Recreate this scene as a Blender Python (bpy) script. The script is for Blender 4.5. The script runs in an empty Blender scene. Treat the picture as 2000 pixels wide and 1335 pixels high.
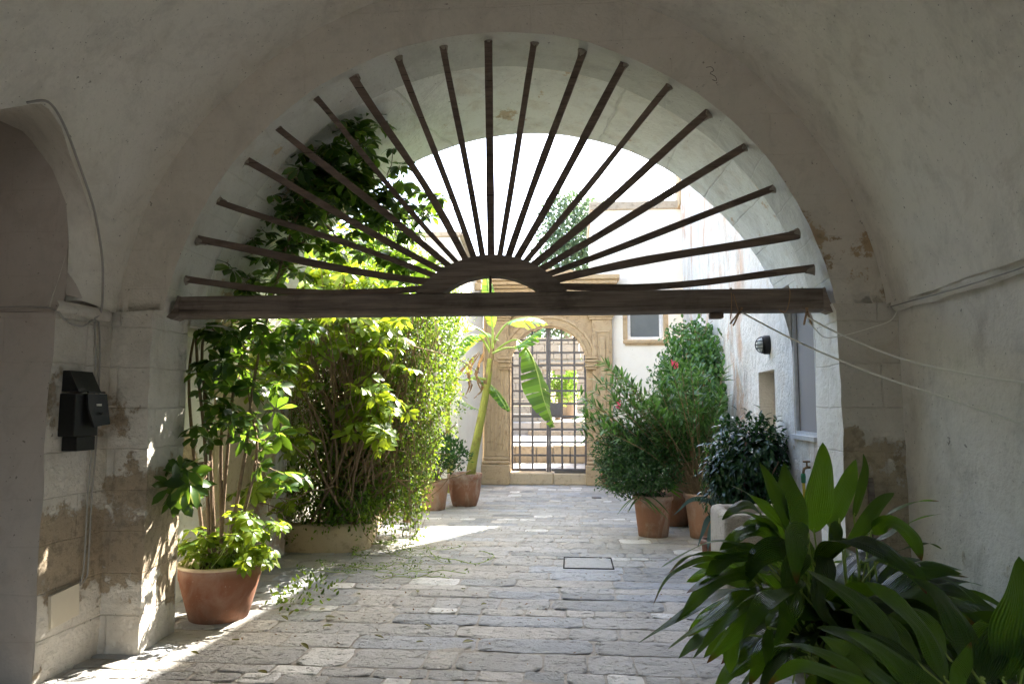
import bpy, math, random
import numpy as np
from mathutils import Vector, Matrix, noise
rng = np.random.default_rng(7); random.seed(7)
def nvec(v):
    return Vector((noise.noise(v+Vector((9.3, -1.5, -7.9))), noise.noise(v), noise.noise(v+Vector((-3.7, 5.4, 11.2)))))*1.0
SC = bpy.context.scene; COL = SC.collection
# ------------------------------------------------------------------ camera
FPX, EYE = 1400.0, 1.6
TH = math.atan(129.5/1400); PS = math.atan(117/1400*math.cos(TH))
Fw = np.array([-math.sin(PS)*math.cos(TH), math.cos(PS)*math.cos(TH), math.sin(TH)])
Rt = np.array([math.cos(PS), math.sin(PS), 0.0]); Up = np.cross(Rt, Fw)
cam = bpy.data.objects.new('camera', bpy.data.cameras.new('camera')); COL.objects.link(cam); SC.camera = cam
cam.matrix_world = Matrix(((Rt[0], Up[0], -Fw[0], 0), (Rt[1], Up[1], -Fw[1], 0), (Rt[2], Up[2], -Fw[2], EYE), (0, 0, 0, 1)))
cam.data.sensor_width = 36; cam.data.lens = FPX/2000*36; cam.data.clip_end = 600; cam.data.clip_start = 0.05
def at(x, y, d):            # the point of a depth plane seen in a direction measured on the photograph
    r = Fw + Rt*(x-1000)/FPX - Up*(y-667.5)/FPX
    return np.array([0, 0, EYE]) + r*d/r[1]
# ------------------------------------------------------------------ light
AZ, EL = math.radians(30), math.radians(43.7)
w = bpy.data.worlds.new('World'); SC.world = w; w.use_nodes = True
nt = w.node_tree; nt.nodes.clear()
sky = nt.nodes.new('ShaderNodeTexSky'); sky.sky_type = 'NISHITA'; sky.sun_disc = False
sky.sun_elevation = EL; sky.sun_rotation = AZ; sky.air_density = 1.0; sky.dust_density = 2.5; sky.ozone_density = 1.0
bg = nt.nodes.new('ShaderNodeBackground'); bg.inputs[1].default_value = 0.15
wo = nt.nodes.new('ShaderNodeOutputWorld')
nt.links.new(sky.outputs[0], bg.inputs[0]); nt.links.new(bg.outputs[0], wo.inputs[0])
sun = bpy.data.objects.new('sun', bpy.data.lights.new('sun', 'SUN')); COL.objects.link(sun)
sun.data.energy = 4.5; sun.data.angle = math.radians(0.5); sun.data.color = (1.0, 0.93, 0.82)
sd = Vector((math.cos(EL)*math.sin(AZ), math.cos(EL)*math.cos(AZ), math.sin(EL)))
sun.rotation_euler = sd.to_track_quat('Z', 'Y').to_euler(); sun.location = (8, 20, 20)
SC.view_settings.view_transform = 'Standard'; SC.view_settings.look = 'None'; SC.view_settings.gamma = 1
SC.view_settings.exposure = 2.86
SC.cycles.max_bounces = 14; SC.cycles.diffuse_bounces = 8; SC.cycles.transmission_bounces = 6; SC.cycles.transparent_max_bounces = 8
SC.cycles.sample_clamp_indirect = 6.0
# ------------------------------------------------------------------ materials
class N:
    def __init__(s, name):
        s.m = bpy.data.materials.new(name); s.m.use_nodes = True; s.t = s.m.node_tree; s.t.nodes.clear()
        s.out = s.n('OutputMaterial')
    def n(s, k, **kw):
        o = s.t.nodes.new('ShaderNode'+k)
        for a, b in kw.items(): setattr(o, a, b)
        return o
    def l(s, a, b): s.t.links.new(a, b)
    def val(s, sock, v):
        if hasattr(v, 'links') or isinstance(v, bpy.types.NodeSocket): s.l(v, sock)
        else: sock.default_value = v
    def pos(s): return s.n('NewGeometry').outputs['Position']
    def noise(s, scale, detail=4, rough=.55, vec=None, dist=0):
        o = s.n('TexNoise'); o.inputs['Scale'].default_value = scale; o.inputs['Detail'].default_value = detail
        o.inputs['Roughness'].default_value = rough; o.inputs['Distortion'].default_value = dist
        s.l(vec if vec is not None else s.pos(), o.inputs['Vector']); return o.outputs['Fac']
    def ramp(s, f, stops, interp='LINEAR'):
        o = s.n('ValToRGB'); cr = o.color_ramp; cr.interpolation = interp
        while len(cr.elements) < len(stops): cr.elements.new(.5)
        for e, (p, c) in zip(cr.elements, stops):
            e.position = p; e.color = tuple(c)+(1,) if len(c) == 3 else c
        s.l(f, o.inputs[0]); return o.outputs[0]
    def step(s, f, a, b):
        o = s.n('MapRange'); s.l(f, o.inputs[0]); o.inputs[1].default_value = a; o.inputs[2].default_value = b; return o.outputs[0]
    def mix(s, f, a, b, mode='MIX'):
        o = s.n('Mix', data_type='RGBA', blend_type=mode)
        s.val(o.inputs[0], f)
        for k, v in ((6, a), (7, b)):
            if isinstance(v, tuple): o.inputs[k].default_value = v+(1,) if len(v) == 3 else v
            else: s.l(v, o.inputs[k])
        return o.outputs[2]
    def math(s, op, a, b=0.0, clamp=False):
        o = s.n('Math', operation=op); o.use_clamp = clamp; s.val(o.inputs[0], a); s.val(o.inputs[1], b); return o.outputs[0]
    def scale(s, v, vec=None):
        o = s.n('VectorMath', operation='MULTIPLY'); s.l(vec if vec is not None else s.pos(), o.inputs[0]); o.inputs[1].default_value = v; return o.outputs[0]
    def z(s):
        o = s.n('SeparateXYZ'); s.l(s.pos(), o.inputs[0]); return o.outputs[2]
    def bump(s, h, strength=.5, dist=.01, prev=None):
        o = s.n('Bump'); o.inputs['Strength'].default_value = strength; o.inputs['Distance'].default_value = dist
        s.l(h, o.inputs['Height'])
        if prev is not None: s.l(prev, o.inputs['Normal'])
        return o.outputs[0]
    def pbr(s, col, rough=.8, normal=None, spec=.3, metal=0):
        p = s.n('BsdfPrincipled')
        if isinstance(col, tuple): p.inputs['Base Color'].default_value = col+(1,)
        else: s.l(col, p.inputs['Base Color'])
        s.val(p.inputs['Roughness'], rough); p.inputs['Specular IOR Level'].default_value = spec; p.inputs['Metallic'].default_value = metal
        if normal is not None: s.l(normal, p.inputs['Normal'])
        return p
    def done(s, p): s.l(p.outputs[0], s.out.inputs[0]); return s.m

def plaster(name, base=(.74, .71, .64), tint=(.62, .53, .41), under=(.42, .32, .21), peel=.62, low=1.35, courses=0.0, streak=0.0, rough_amp=1.0, stain=(.38,.36,.32), gain=.12):
    """lime washed masonry: brushed limewash, ochre stains, flaked patches mostly low on the wall"""
    m = N(name); big = m.noise(.9, 5, .6); mid = m.noise(4.3, 6, .65, dist=.6); fine = m.noise(38, 4, .6)
    col = m.mix(m.step(big, .42, .68), base, tuple(a*.9+b*.1 for a, b in zip(base, tint)))
    col = m.mix(m.math('MULTIPLY', m.step(mid, .52, .74), .55), col, tint)
    col = m.mix(m.math('MULTIPLY', m.step(m.noise(1.7, 6, .7, dist=1.2), .56, .7), .35), col, stain)
    # flaked patches: threshold falls towards the ground (rising damp)
    zz = m.math('ADD', m.z(), m.math('MULTIPLY', m.math('SUBTRACT', m.noise(1.1, 3), .5), 1.1))
    zf = m.step(zz, low, low-.5)
    th = m.math('ADD', m.math('ADD', m.math('MULTIPLY', m.noise(1.6, 4, .55, dist=.25), .62), m.math('MULTIPLY', m.noise(7, 8, .75), .38)), m.math('MULTIPLY', zf, gain))
    zb = m.step(zz, .22, .5)
    th = m.math('SUBTRACT', th, m.math('MULTIPLY', m.math('SUBTRACT', 1.0, zb), gain*1.1))
    pk = m.step(th, peel, peel+.02)
    und = m.mix(m.noise(9, 6, .7), under, tuple(min(1, c*1.55) for c in under))
    und = m.mix(m.math('MULTIPLY', m.step(m.noise(16, 5, .7), .5, .62), .5), und, tuple(c*.55 for c in under))
    col = m.mix(pk, col, und)
    if streak:
        mk = m.step(m.noise(.75, 4, .6, dist=.5), .44, .60); mk2 = m.step(m.noise(.6, 3, .6, vec=m.scale((1.3, 1.3, 1))), .46, .58); v = m.scale((3.5, 3.5, .75)); st = m.noise(1.3, 8, .75, vec=v, dist=.9)
        col = m.mix(m.math('MULTIPLY', m.math('MULTIPLY', m.step(st, .46, .60), mk), streak), col, (.36, .33, .29))
        st2 = m.noise(1.4, 6, .7, vec=m.scale((1.2, 1.2, .8)), dist=.8)
        col = m.mix(m.math('MULTIPLY', m.math('MULTIPLY', m.step(st2, .50, .56), mk2), streak), col, (.52, .36, .26))
    h = m.math('ADD', m.math('MULTIPLY', m.noise(7, 7, .62), 1.0), m.math('MULTIPLY', fine, .18))
    col = m.mix(m.math('MULTIPLY', m.step(m.noise(24, 6, .75), .56, .68), .22), col, stain)
    gr = m.noise(3.1, 7, .72, vec=m.scale((1, 1, .7)), dist=.3); col = m.mix(m.math('MULTIPLY', m.step(gr, .5, .72), .38), col, stain)
    h = m.math('SUBTRACT', h, m.math('MULTIPLY', pk, .35))
    h = m.math('ADD', h, m.math('MULTIPLY', m.noise(26, 6, .8), m.math('MULTIPLY', pk, .9)))
    # brushed strokes
    h = m.math('ADD', h, m.math('MULTIPLY', m.noise(9, 4, .6, vec=m.scale((1, 1, 1.7)), dist=.4), .35))
    if courses:
        br = m.n('TexBrick'); br.inputs['Scale'].default_value = 1; br.inputs['Mortar Size'].default_value = .006
        br.inputs['Brick Width'].default_value = .62; br.inputs['Row Height'].default_value = .27; br.inputs['Mortar Smooth'].default_value = .6
        sp = m.n('SeparateXYZ'); m.l(m.pos(), sp.inputs[0]); cb = m.n('CombineXYZ')
        m.l(m.math('ADD', sp.outputs[0], sp.outputs[1]), cb.inputs[0])
        m.l(m.math('ADD', sp.outputs[2], m.math('MULTIPLY', m.noise(3, 3), .03)), cb.inputs[1]); m.l(cb.outputs[0], br.inputs['Vector'])
        f = m.math('MULTIPLY', br.outputs['Fac'], courses)
        h = m.math('SUBTRACT', h, f); col = m.mix(m.math('MULTIPLY', f, .25), col, (.3, .25, .18))
    spk = m.math('MAXIMUM', m.step(m.noise(55, 2, .5), .71, .74), m.step(m.noise(19, 3, .6), .72, .735))
    col = m.mix(m.math('MULTIPLY', spk, .6), col, (.12, .1, .08))
    nb = m.bump(h, min(1, .65*rough_amp), .036*max(1, rough_amp))
    return m.done(m.pbr(col, .9, nb, .15))

def stone_mat(name, c1, c2, c3=None, sc=1.0, rough=.85, bump=.5, moss=0.0):
    m = N(name); col = m.mix(m.noise(2.2*sc, 6, .65, dist=.5), c1, c2)
    col = m.mix(m.math('MULTIPLY', m.step(m.noise(7*sc, 6, .7), .52, .7), .7), col, c3 or tuple(c*.6 for c in c1))
    pits = m.step(m.noise(60*sc, 3, .6), .64, .7)
    col = m.mix(m.math('MULTIPLY', pits, .5), col, tuple(c*.35 for c in c1))
    h = m.math('SUBTRACT', m.math('ADD', m.noise(14*sc, 6, .7), m.math('MULTIPLY', m.noise(45*sc, 4), .4)), m.math('MULTIPLY', pits, .5))
    return m.done(m.pbr(col, rough, m.bump(h, bump, .015), .2))

def leaf_mat(name, cols, trans=(.30, .48, .03), tf=.45, rough=.38, veins=0.0, var=0.0, spec=.45):
    """leaf blade: glossy reflecting side and the yellower light that comes through"""
    m = N(name); g = m.n('NewGeometry')
    r = g.outputs['Random Per Island']
    k = len(cols); col = m.ramp(r, [((i+.5)/k, c) for i, c in enumerate(cols)])
    patch = m.noise(6, 3); col = m.mix(m.math('MULTIPLY', m.step(patch, .4, .65), .35), col, tuple(c*1.35 for c in cols[-1]))
    tcol = m.mix(r, tuple(c*.45 for c in trans), tuple(c*1.35 for c in trans))
    nrm = None
    if veins:
        uv = m.n('UVMap').outputs[0]; sx = m.n('SeparateXYZ'); m.l(uv, sx.inputs[0])
        wv = m.math('SINE', m.math('MULTIPLY', sx.outputs[1], veins))
        wv = m.math('ADD', wv, m.math('MULTIPLY', m.noise(30, 3), .6))
        mid = m.step(m.math('ABSOLUTE', m.math('SUBTRACT', sx.outputs[1], .5)), .0, .045)
        col = m.mix(m.math('MULTIPLY', m.math('SUBTRACT', 1.0, mid), .5), col, tuple(c*.45 for c in cols[0]))
        col = m.mix(m.math('MULTIPLY', m.step(wv, 0, 1), .18), col, tuple(c*1.5 for c in cols[1]))
        tip = m.math('MULTIPLY', m.step(sx.outputs[0], .88, .97), m.math('GREATER_THAN', r, .72))
        col = m.mix(tip, col, (.22, .09, .02)); tcol = m.mix(tip, tcol, (.25, .08, .01))
        nrm = m.bump(wv, .8, .006)
    if var:
        uv = m.n('UVMap').outputs[0]; sx = m.n('SeparateXYZ'); m.l(uv, sx.inputs[0])
        d = m.math('ABSOLUTE', m.math('SUBTRACT', sx.outputs[1], .5))
        d = m.math('ADD', d, m.math('MULTIPLY', m.noise(25, 2), .25))
        f = m.math('MULTIPLY', m.step(d, .42, .5), m.math('GREATER_THAN', r, 1-var))
        col = m.mix(f, col, (.24, .27, .06)); tcol = m.mix(f, tcol, (.55, .58, .09))
    p = m.pbr(col, rough, nrm, spec); t = m.n('BsdfTranslucent'); m.l(tcol, t.inputs[0])
    if nrm is not None: m.l(nrm, t.inputs[1])
    mx = m.n('MixShader'); mx.inputs[0].default_value = tf; m.l(p.outputs[0], mx.inputs[1]); m.l(t.outputs[0], mx.inputs[2])
    return m.done(mx)

def wood_mat(name, c1, c2, axis=0, sc=1.0):
    m = N(name); v = [30, 30, 30]; v[axis] = 1.6
    tc = m.n('TexCoord').outputs['Object']
    g = m.noise(1.0*sc, 6, .65, vec=m.scale(tuple(v), tc), dist=.3)
    col = m.mix(m.step(g, .3, .7), c1, c2)
    col = m.mix(m.math('MULTIPLY', m.step(m.noise(3.5, 5, .7), .5, .72), .65), col, tuple(c*.35 for c in c1))
    knot = m.n('TexVoronoi'); knot.inputs['Scale'].default_value = 3.1; m.l(m.pos(), knot.inputs['Vector'])
    col = m.mix(m.step(knot.outputs['Distance'], .07, .05), col, (.012, .008, .006))
    oi = m.n('ObjectInfo').outputs['Random']; col = m.mix(m.math('MULTIPLY', oi, .5), col, tuple(min(1, c*1.25) for c in c2))
    crk = m.noise(1.0, 3, .5, vec=m.scale(tuple(a*(.5 if k == axis else 2.2) for k, a in enumerate(v)), tc)); col = m.mix(m.step(crk, .66, .70), col, (.015, .01, .008))
    col = m.mix(m.math('MULTIPLY', m.step(m.noise(6, 4, .7), .55, .7), .4), col, (.26, .21, .17))
    return m.done(m.pbr(col, .75, m.bump(g, .9, .012), .25))

def plain(name, col, rough=.6, metal=0, spec=.4, bump=.15, sc=20, vary=.25):
    m = N(name); n = m.noise(sc, 4, .6)
    c = m.mix(n, tuple(x*(1-vary) for x in col), tuple(min(1, x*(1+vary)) for x in col))
    return m.done(m.pbr(c, rough, m.bump(n, bump, .003), spec, metal))

M = {}
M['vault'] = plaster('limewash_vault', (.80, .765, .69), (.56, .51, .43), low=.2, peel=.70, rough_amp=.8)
M['ring'] = plaster('limewash_ring', (.64, .595, .52), (.53, .48, .40), low=3.2, peel=.64, courses=.10, under=(.36, .27, .17), gain=.075)
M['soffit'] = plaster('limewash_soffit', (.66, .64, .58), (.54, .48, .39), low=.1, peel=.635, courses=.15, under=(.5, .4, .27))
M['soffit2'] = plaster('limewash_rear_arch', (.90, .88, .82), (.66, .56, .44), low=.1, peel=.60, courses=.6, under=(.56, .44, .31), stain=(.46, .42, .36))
M['pier'] = plaster('limewash_pier', (.69, .65, .58), (.52, .46, .37), low=1.35, peel=.60, courses=.30, under=(.44, .36, .26), rough_amp=1.4, gain=.15)
M['pierr'] = plaster('limewash_right_pier', (.60, .56, .49), (.48, .40, .30), low=1.6, peel=.57, courses=.25, under=(.40, .33, .23), rough_amp=1.3, gain=.14)
M['swall'] = plaster('limewash_side_wall', (.83, .80, .74), (.56, .52, .43), low=1.3, peel=.665, under=(.50, .46, .38), gain=.08)
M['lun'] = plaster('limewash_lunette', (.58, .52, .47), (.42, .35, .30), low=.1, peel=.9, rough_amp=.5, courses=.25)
M['court'] = plaster('limewash_courtyard_wall', (.68, .67, .64), (.56, .48, .38), low=1.6, peel=.66, streak=.85, under=(.48, .40, .30), gain=.08, rough_amp=1.2)
M['white'] = plaster('smooth_cream_render', (.82, .79, .72), (.78, .73, .63), low=.0, peel=.95, rough_amp=.18, stain=(.70, .66, .58))
M['garden'] = plaster('garden_wall_render', (.78, .74, .66), (.62, .5, .36), low=1.6, peel=.66, rough_amp=.7)
M['lime'] = stone_mat('golden_limestone', (.45, .32, .18), (.56, .44, .29), (.27, .18, .10), 1.4, .85, .9)
M['capst'] = stone_mat('weathered_coping', (.34, .28, .21), (.50, .43, .34), (.16, .13, .1), 1.2)
M['trough'] = stone_mat('trough_limestone', (.44, .38, .30), (.55, .49, .40), (.22, .19, .15), 1.8, .85, 1.0)
M['planter'] = stone_mat('planter_limestone', (.48, .38, .25), (.6, .5, .36), (.25, .19, .12), 1.2)
M['slab'] = stone_mat('cover_slab_stone', (.44, .44, .43), (.53, .52, .50), (.25, .24, .22), 2, .7, 1.0)
M['lime2'] = stone_mat('dull_garden_stone', (.30, .25, .18), (.40, .34, .26), (.18, .14, .10), 1.2)
M['patch'] = stone_mat('dark_tip_patch', (.22, .18, .14), (.44, .40, .34), (.09, .07, .05), 3, .95, 1.0)
M['soil'] = stone_mat('potting_soil', (.05, .035, .022), (.09, .06, .04), (.02, .015, .01), 6, .95, 1.0)
M['wood'] = wood_mat('aged_brown_wood', (.075, .056, .045), (.27, .222, .185), 0)
M['woodz'] = wood_mat('aged_brown_batten', (.062, .044, .035), (.19, .14, .11), 0)
M['gate'] = plain('grey_painted_iron', (.14, .132, .135), .55, .2, .4)
M['black'] = plain('dull_black_metal', (.018, .017, .016), .45, .3, .4, .3, 60, .5)
M['pvc'] = plain('pale_grey_conduit', (.36, .34, .31), .6)
M['cover'] = plain('cream_cover_plate', (.62, .56, .44), .55, 0, .3, .1, 8, .1)
M['rope'] = plain('white_cotton_rope', (.82, .79, .72), .9, 0, .1, .4, 200)
M['twine'] = plain('brown_twine', (.34, .22, .13), .9, 0, .1, .4, 200)
M['alu'] = plain('pale_aluminium', (.62, .63, .65), .4, .3)
M['screen'] = plain('grey_blind_cloth', (.30, .28, .27), .8, 0, .2, .3, 160, .12)
M['glassy'] = plain('dim_window_glass', (.13, .145, .15), .12, 0, .6, .02, 2, .3)
M['lens'] = plain('ribbed_lamp_glass', (.45, .48, .47), .15, 0, .6)
M['label'] = plain('pale_label', (.6, .58, .52), .6)
M['green_pl'] = plain('green_plastic', (.02, .16, .07), .4)
M['yellow_pl'] = plain('yellow_hose', (.55, .42, .05), .45)
M['brass'] = plain('old_brass', (.22, .15, .08), .45, .6)
M['bark'] = stone_mat('grey_brown_bark', (.19, .13, .085), (.30, .22, .15), (.09, .06, .04), 4, .85, .7)
M['vine'] = stone_mat('dry_vine_stem', (.22, .15, .085), (.38, .27, .16), (.10, .07, .04), 4)
M['bstem'] = stone_mat('banana_stem', (.26, .29, .06), (.36, .37, .09), (.14, .09, .04), .9, .5, .4)
M['petiole'] = plain('pale_green_petiole', (.34, .44, .10), .45)
M['dry'] = leaf_mat('dry_banana_leaf', [(.22, .13, .06), (.34, .22, .11)], (.4, .22, .08), .3, .8)
M['pink'] = leaf_mat('pink_petals', [(.75, .06, .16), (.85, .12, .25)], (.8, .1, .2), .3, .5)
def terracotta(name, c, pale=.35):
    m = N(name); col = m.mix(m.noise(3, 5, .6, dist=.7), c, tuple(min(1, x*1.35) for x in c))
    ch = m.noise(5, 7, .72, vec=m.scale((1, 1, .55)), dist=.8)
    col = m.mix(m.math('MULTIPLY', m.step(ch, .47, .68), pale), col, (.50, .42, .35)); col = m.mix(m.math('MULTIPLY', m.math('MULTIPLY', m.step(m.z(), .22, .0), m.step(m.noise(6, 5, .7), .35, .6)), .6), col, (.13, .10, .07))
    col = m.mix(m.math('MULTIPLY', m.step(m.noise(42, 3), .69, .73), .4), col, (.6, .52, .45))
    col = m.mix(m.math('MULTIPLY', m.math('MULTIPLY', m.step(m.z(), .34, .46), m.step(m.noise(7, 6, .7), .38, .55)), .5), col, (.50, .44, .38))
    ringz = m.noise(22, 2, .5, vec=m.scale((.05, .05, 1)))
    return m.done(m.pbr(col, .8, m.bump(m.math('ADD', ringz, m.math('MULTIPLY', m.noise(40, 4), .3)), .5, .006), .2))
M['terra'] = terracotta('terracotta', (.25, .125, .078), .6)
M['terra2'] = terracotta('terracotta_aged', (.34, .19, .12), .6)
M['terra3'] = terracotta('terracotta_dark', (.20, .095, .055), .15)
M['plastic_pot'] = terracotta('brown_plastic_pot', (.22, .095, .055), .22)
M['potgrey'] = stone_mat('grey_pot', (.4, .39, .36), (.5, .48, .44), (.25, .24, .22), 2)
M['rim'] = plain('pale_pot_rim', (.60, .48, .33), .7)
M['sch'] = leaf_mat('schefflera_leaf', [(.014, .040, .010), (.028, .070, .014), (.055, .12, .022)], (.22, .40, .025), .3, .30, var=.35)
M['schb'] = leaf_mat('schefflera_young_leaf', [(.04, .10, .012), (.085, .17, .018), (.16, .24, .025)], (.42, .53, .025), .45, .38, var=.3)
M['creep'] = leaf_mat('creeper_leaf', [(.016, .05, .008), (.045, .11, .016), (.09, .18, .024)], (.32, .48, .03), .42, .38)
M['ivy'] = leaf_mat('ivy_leaf', [(.025, .075, .018), (.05, .13, .03), (.08, .17, .04)], (.12, .3, .03), .3, .35)
M['ole'] = leaf_mat('oleander_leaf', [(.035, .09, .025), (.065, .14, .04), (.11, .20, .065)], (.16, .34, .04), .32, .4)
M['darksh'] = leaf_mat('dark_shrub_leaf', [(.015, .05, .015), (.03, .085, .022), (.045, .11, .03)], (.1, .25, .03), .25, .3)
M['ficus'] = leaf_mat('glossy_dark_leaf', [(.006, .024, .010), (.012, .042, .014), (.024, .07, .02)], (.06, .17, .02), .2, .22, spec=.5)
M['asp'] = leaf_mat('aspidistra_leaf', [(.009, .030, .012), (.015, .048, .016), (.030, .085, .014)], (.27, .50, .015), .36, .30, veins=90, spec=1.0)
M['ban'] = leaf_mat('banana_leaf', [(.03, .10, .022), (.045, .14, .028), (.06, .17, .03)], (.36, .60, .04), .45, .35, veins=0)
M['agave'] = leaf_mat('blue_grey_leaf', [(.12, .2, .2), (.17, .27, .27)], (.1, .2, .12), .15, .5)
M['palm'] = leaf_mat('fan_palm_leaf', [(.04, .12, .02), (.07, .18, .03)], (.2, .45, .04), .35, .4)
M['far'] = leaf_mat('far_tree_leaf', [(.05, .09, .055), (.08, .13, .075), (.12, .17, .10)], (.18, .28, .10), .3, .6)
M['farg'] = leaf_mat('garden_tree_leaf', [(.05, .12, .02), (.10, .2, .03), (.16, .26, .04)], (.4, .6, .06), .45, .5)
M['fall'] = leaf_mat('fallen_leaf', [(.06, .08, .02), (.12, .14, .02), (.14, .09, .03)], (.3, .3, .04), .2, .5)
def cobble():
    m = N('paving_stone'); at_ = m.n('VertexColor'); at_.layer_name = 'tint'
    col = m.mix(m.noise(5, 6, .65), at_.outputs[0], m.mix(1.0, at_.outputs[0], (.80, .78, .76), 'MULTIPLY'))
    col = m.mix(m.math('MULTIPLY', m.step(m.noise(2.0, 5, .7, dist=.8), .5, .66), .35), col, (.32, .29, .25))
    pits = m.math('MAXIMUM', m.step(m.noise(30, 6, .75, vec=m.scale((.5, 1, 1))), .585, .63), m.math('MULTIPLY', m.step(m.noise(9, 7, .75, vec=m.scale((.45, 1, 1)), dist=.5), .62, .66), .8))
    col = m.mix(m.math('MULTIPLY', pits, .55), col, (.13, .115, .10))
    h = m.math('SUBTRACT', m.math('ADD', m.noise(9, 7, .72), m.math('MULTIPLY', m.noise(48, 5, .7), .35)), m.math('MULTIPLY', pits, .45))
    p = m.pbr(col, m.ramp(m.noise(3, 4), [(.3, (.34,)*3), (.7, (.6,)*3)]), m.bump(h, 1.0, .035), .5)
    return m.done(p)
M['cobble'] = cobble()
M['mortar'] = stone_mat('paving_mortar', (.40, .37, .32), (.52, .48, .43), (.24, .21, .17), 3, .9, .8)
M['joint'] = plain('dark_joint', (.04, .035, .03), .9)
# ------------------------------------------------------------------ mesh helpers
def link(o, parent=None):
    COL.objects.link(o)
    if parent is not None: o.parent = parent
    return o
def thing(name, label, cat, loc=(0, 0, 0), group=None):
    o = bpy.data.objects.new(name, None); o.empty_display_size = .1; COL.objects.link(o); o.location = loc
    o.matrix_world = Matrix.Translation(loc)
    o['label'] = label; o['category'] = cat
    if group: o['group'] = group
    return o
def tag(o, label, cat, group=None):
    o['label'] = label; o['category'] = cat
    if group: o['group'] = group
    return o
def mesh(name, V, F, mat, parent=None, smooth=True, uv=None):
    me = bpy.data.meshes.new(name); V = np.asarray(V, dtype=float).reshape(-1, 3)
    off = np.array(parent.location) if parent is not None else np.zeros(3)
    if parent is not None and parent.parent is not None: off = off + np.array(parent.parent.location)
    V = V-off
    if isinstance(F, np.ndarray):
        n, k = F.shape; me.vertices.add(len(V)); me.vertices.foreach_set('co', V.ravel().astype(np.float32))
        me.loops.add(n*k); me.loops.foreach_set('vertex_index', F.ravel().astype(np.int32))
        me.polygons.add(n); me.polygons.foreach_set('loop_start', (np.arange(n)*k).astype(np.int32))
        me.update(calc_edges=True)
    else: me.from_pydata(V.tolist(), [], [tuple(int(i) for i in f) for f in F]); me.update()
    if uv is not None:
        ul = me.uv_layers.new(name='UVMap'); li = np.zeros(len(me.loops), dtype=np.int32); me.loops.foreach_get('vertex_index', li)
        ul.data.foreach_set('uv', np.asarray(uv, dtype=np.float32)[li].ravel())
    me.polygons.foreach_set('use_smooth', [smooth]*len(me.polygons))
    me.materials.append(mat); me.validate()
    return link(bpy.data.objects.new(name, me), parent)
def jit(p, amp=.012, sc=1.3):
    v = Vector(p); a = nvec(v*sc)*amp + nvec(v*sc*4.1)*amp*.4
    return (p[0]+a.x, p[1]+a.y, p[2]+a.z)
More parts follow.
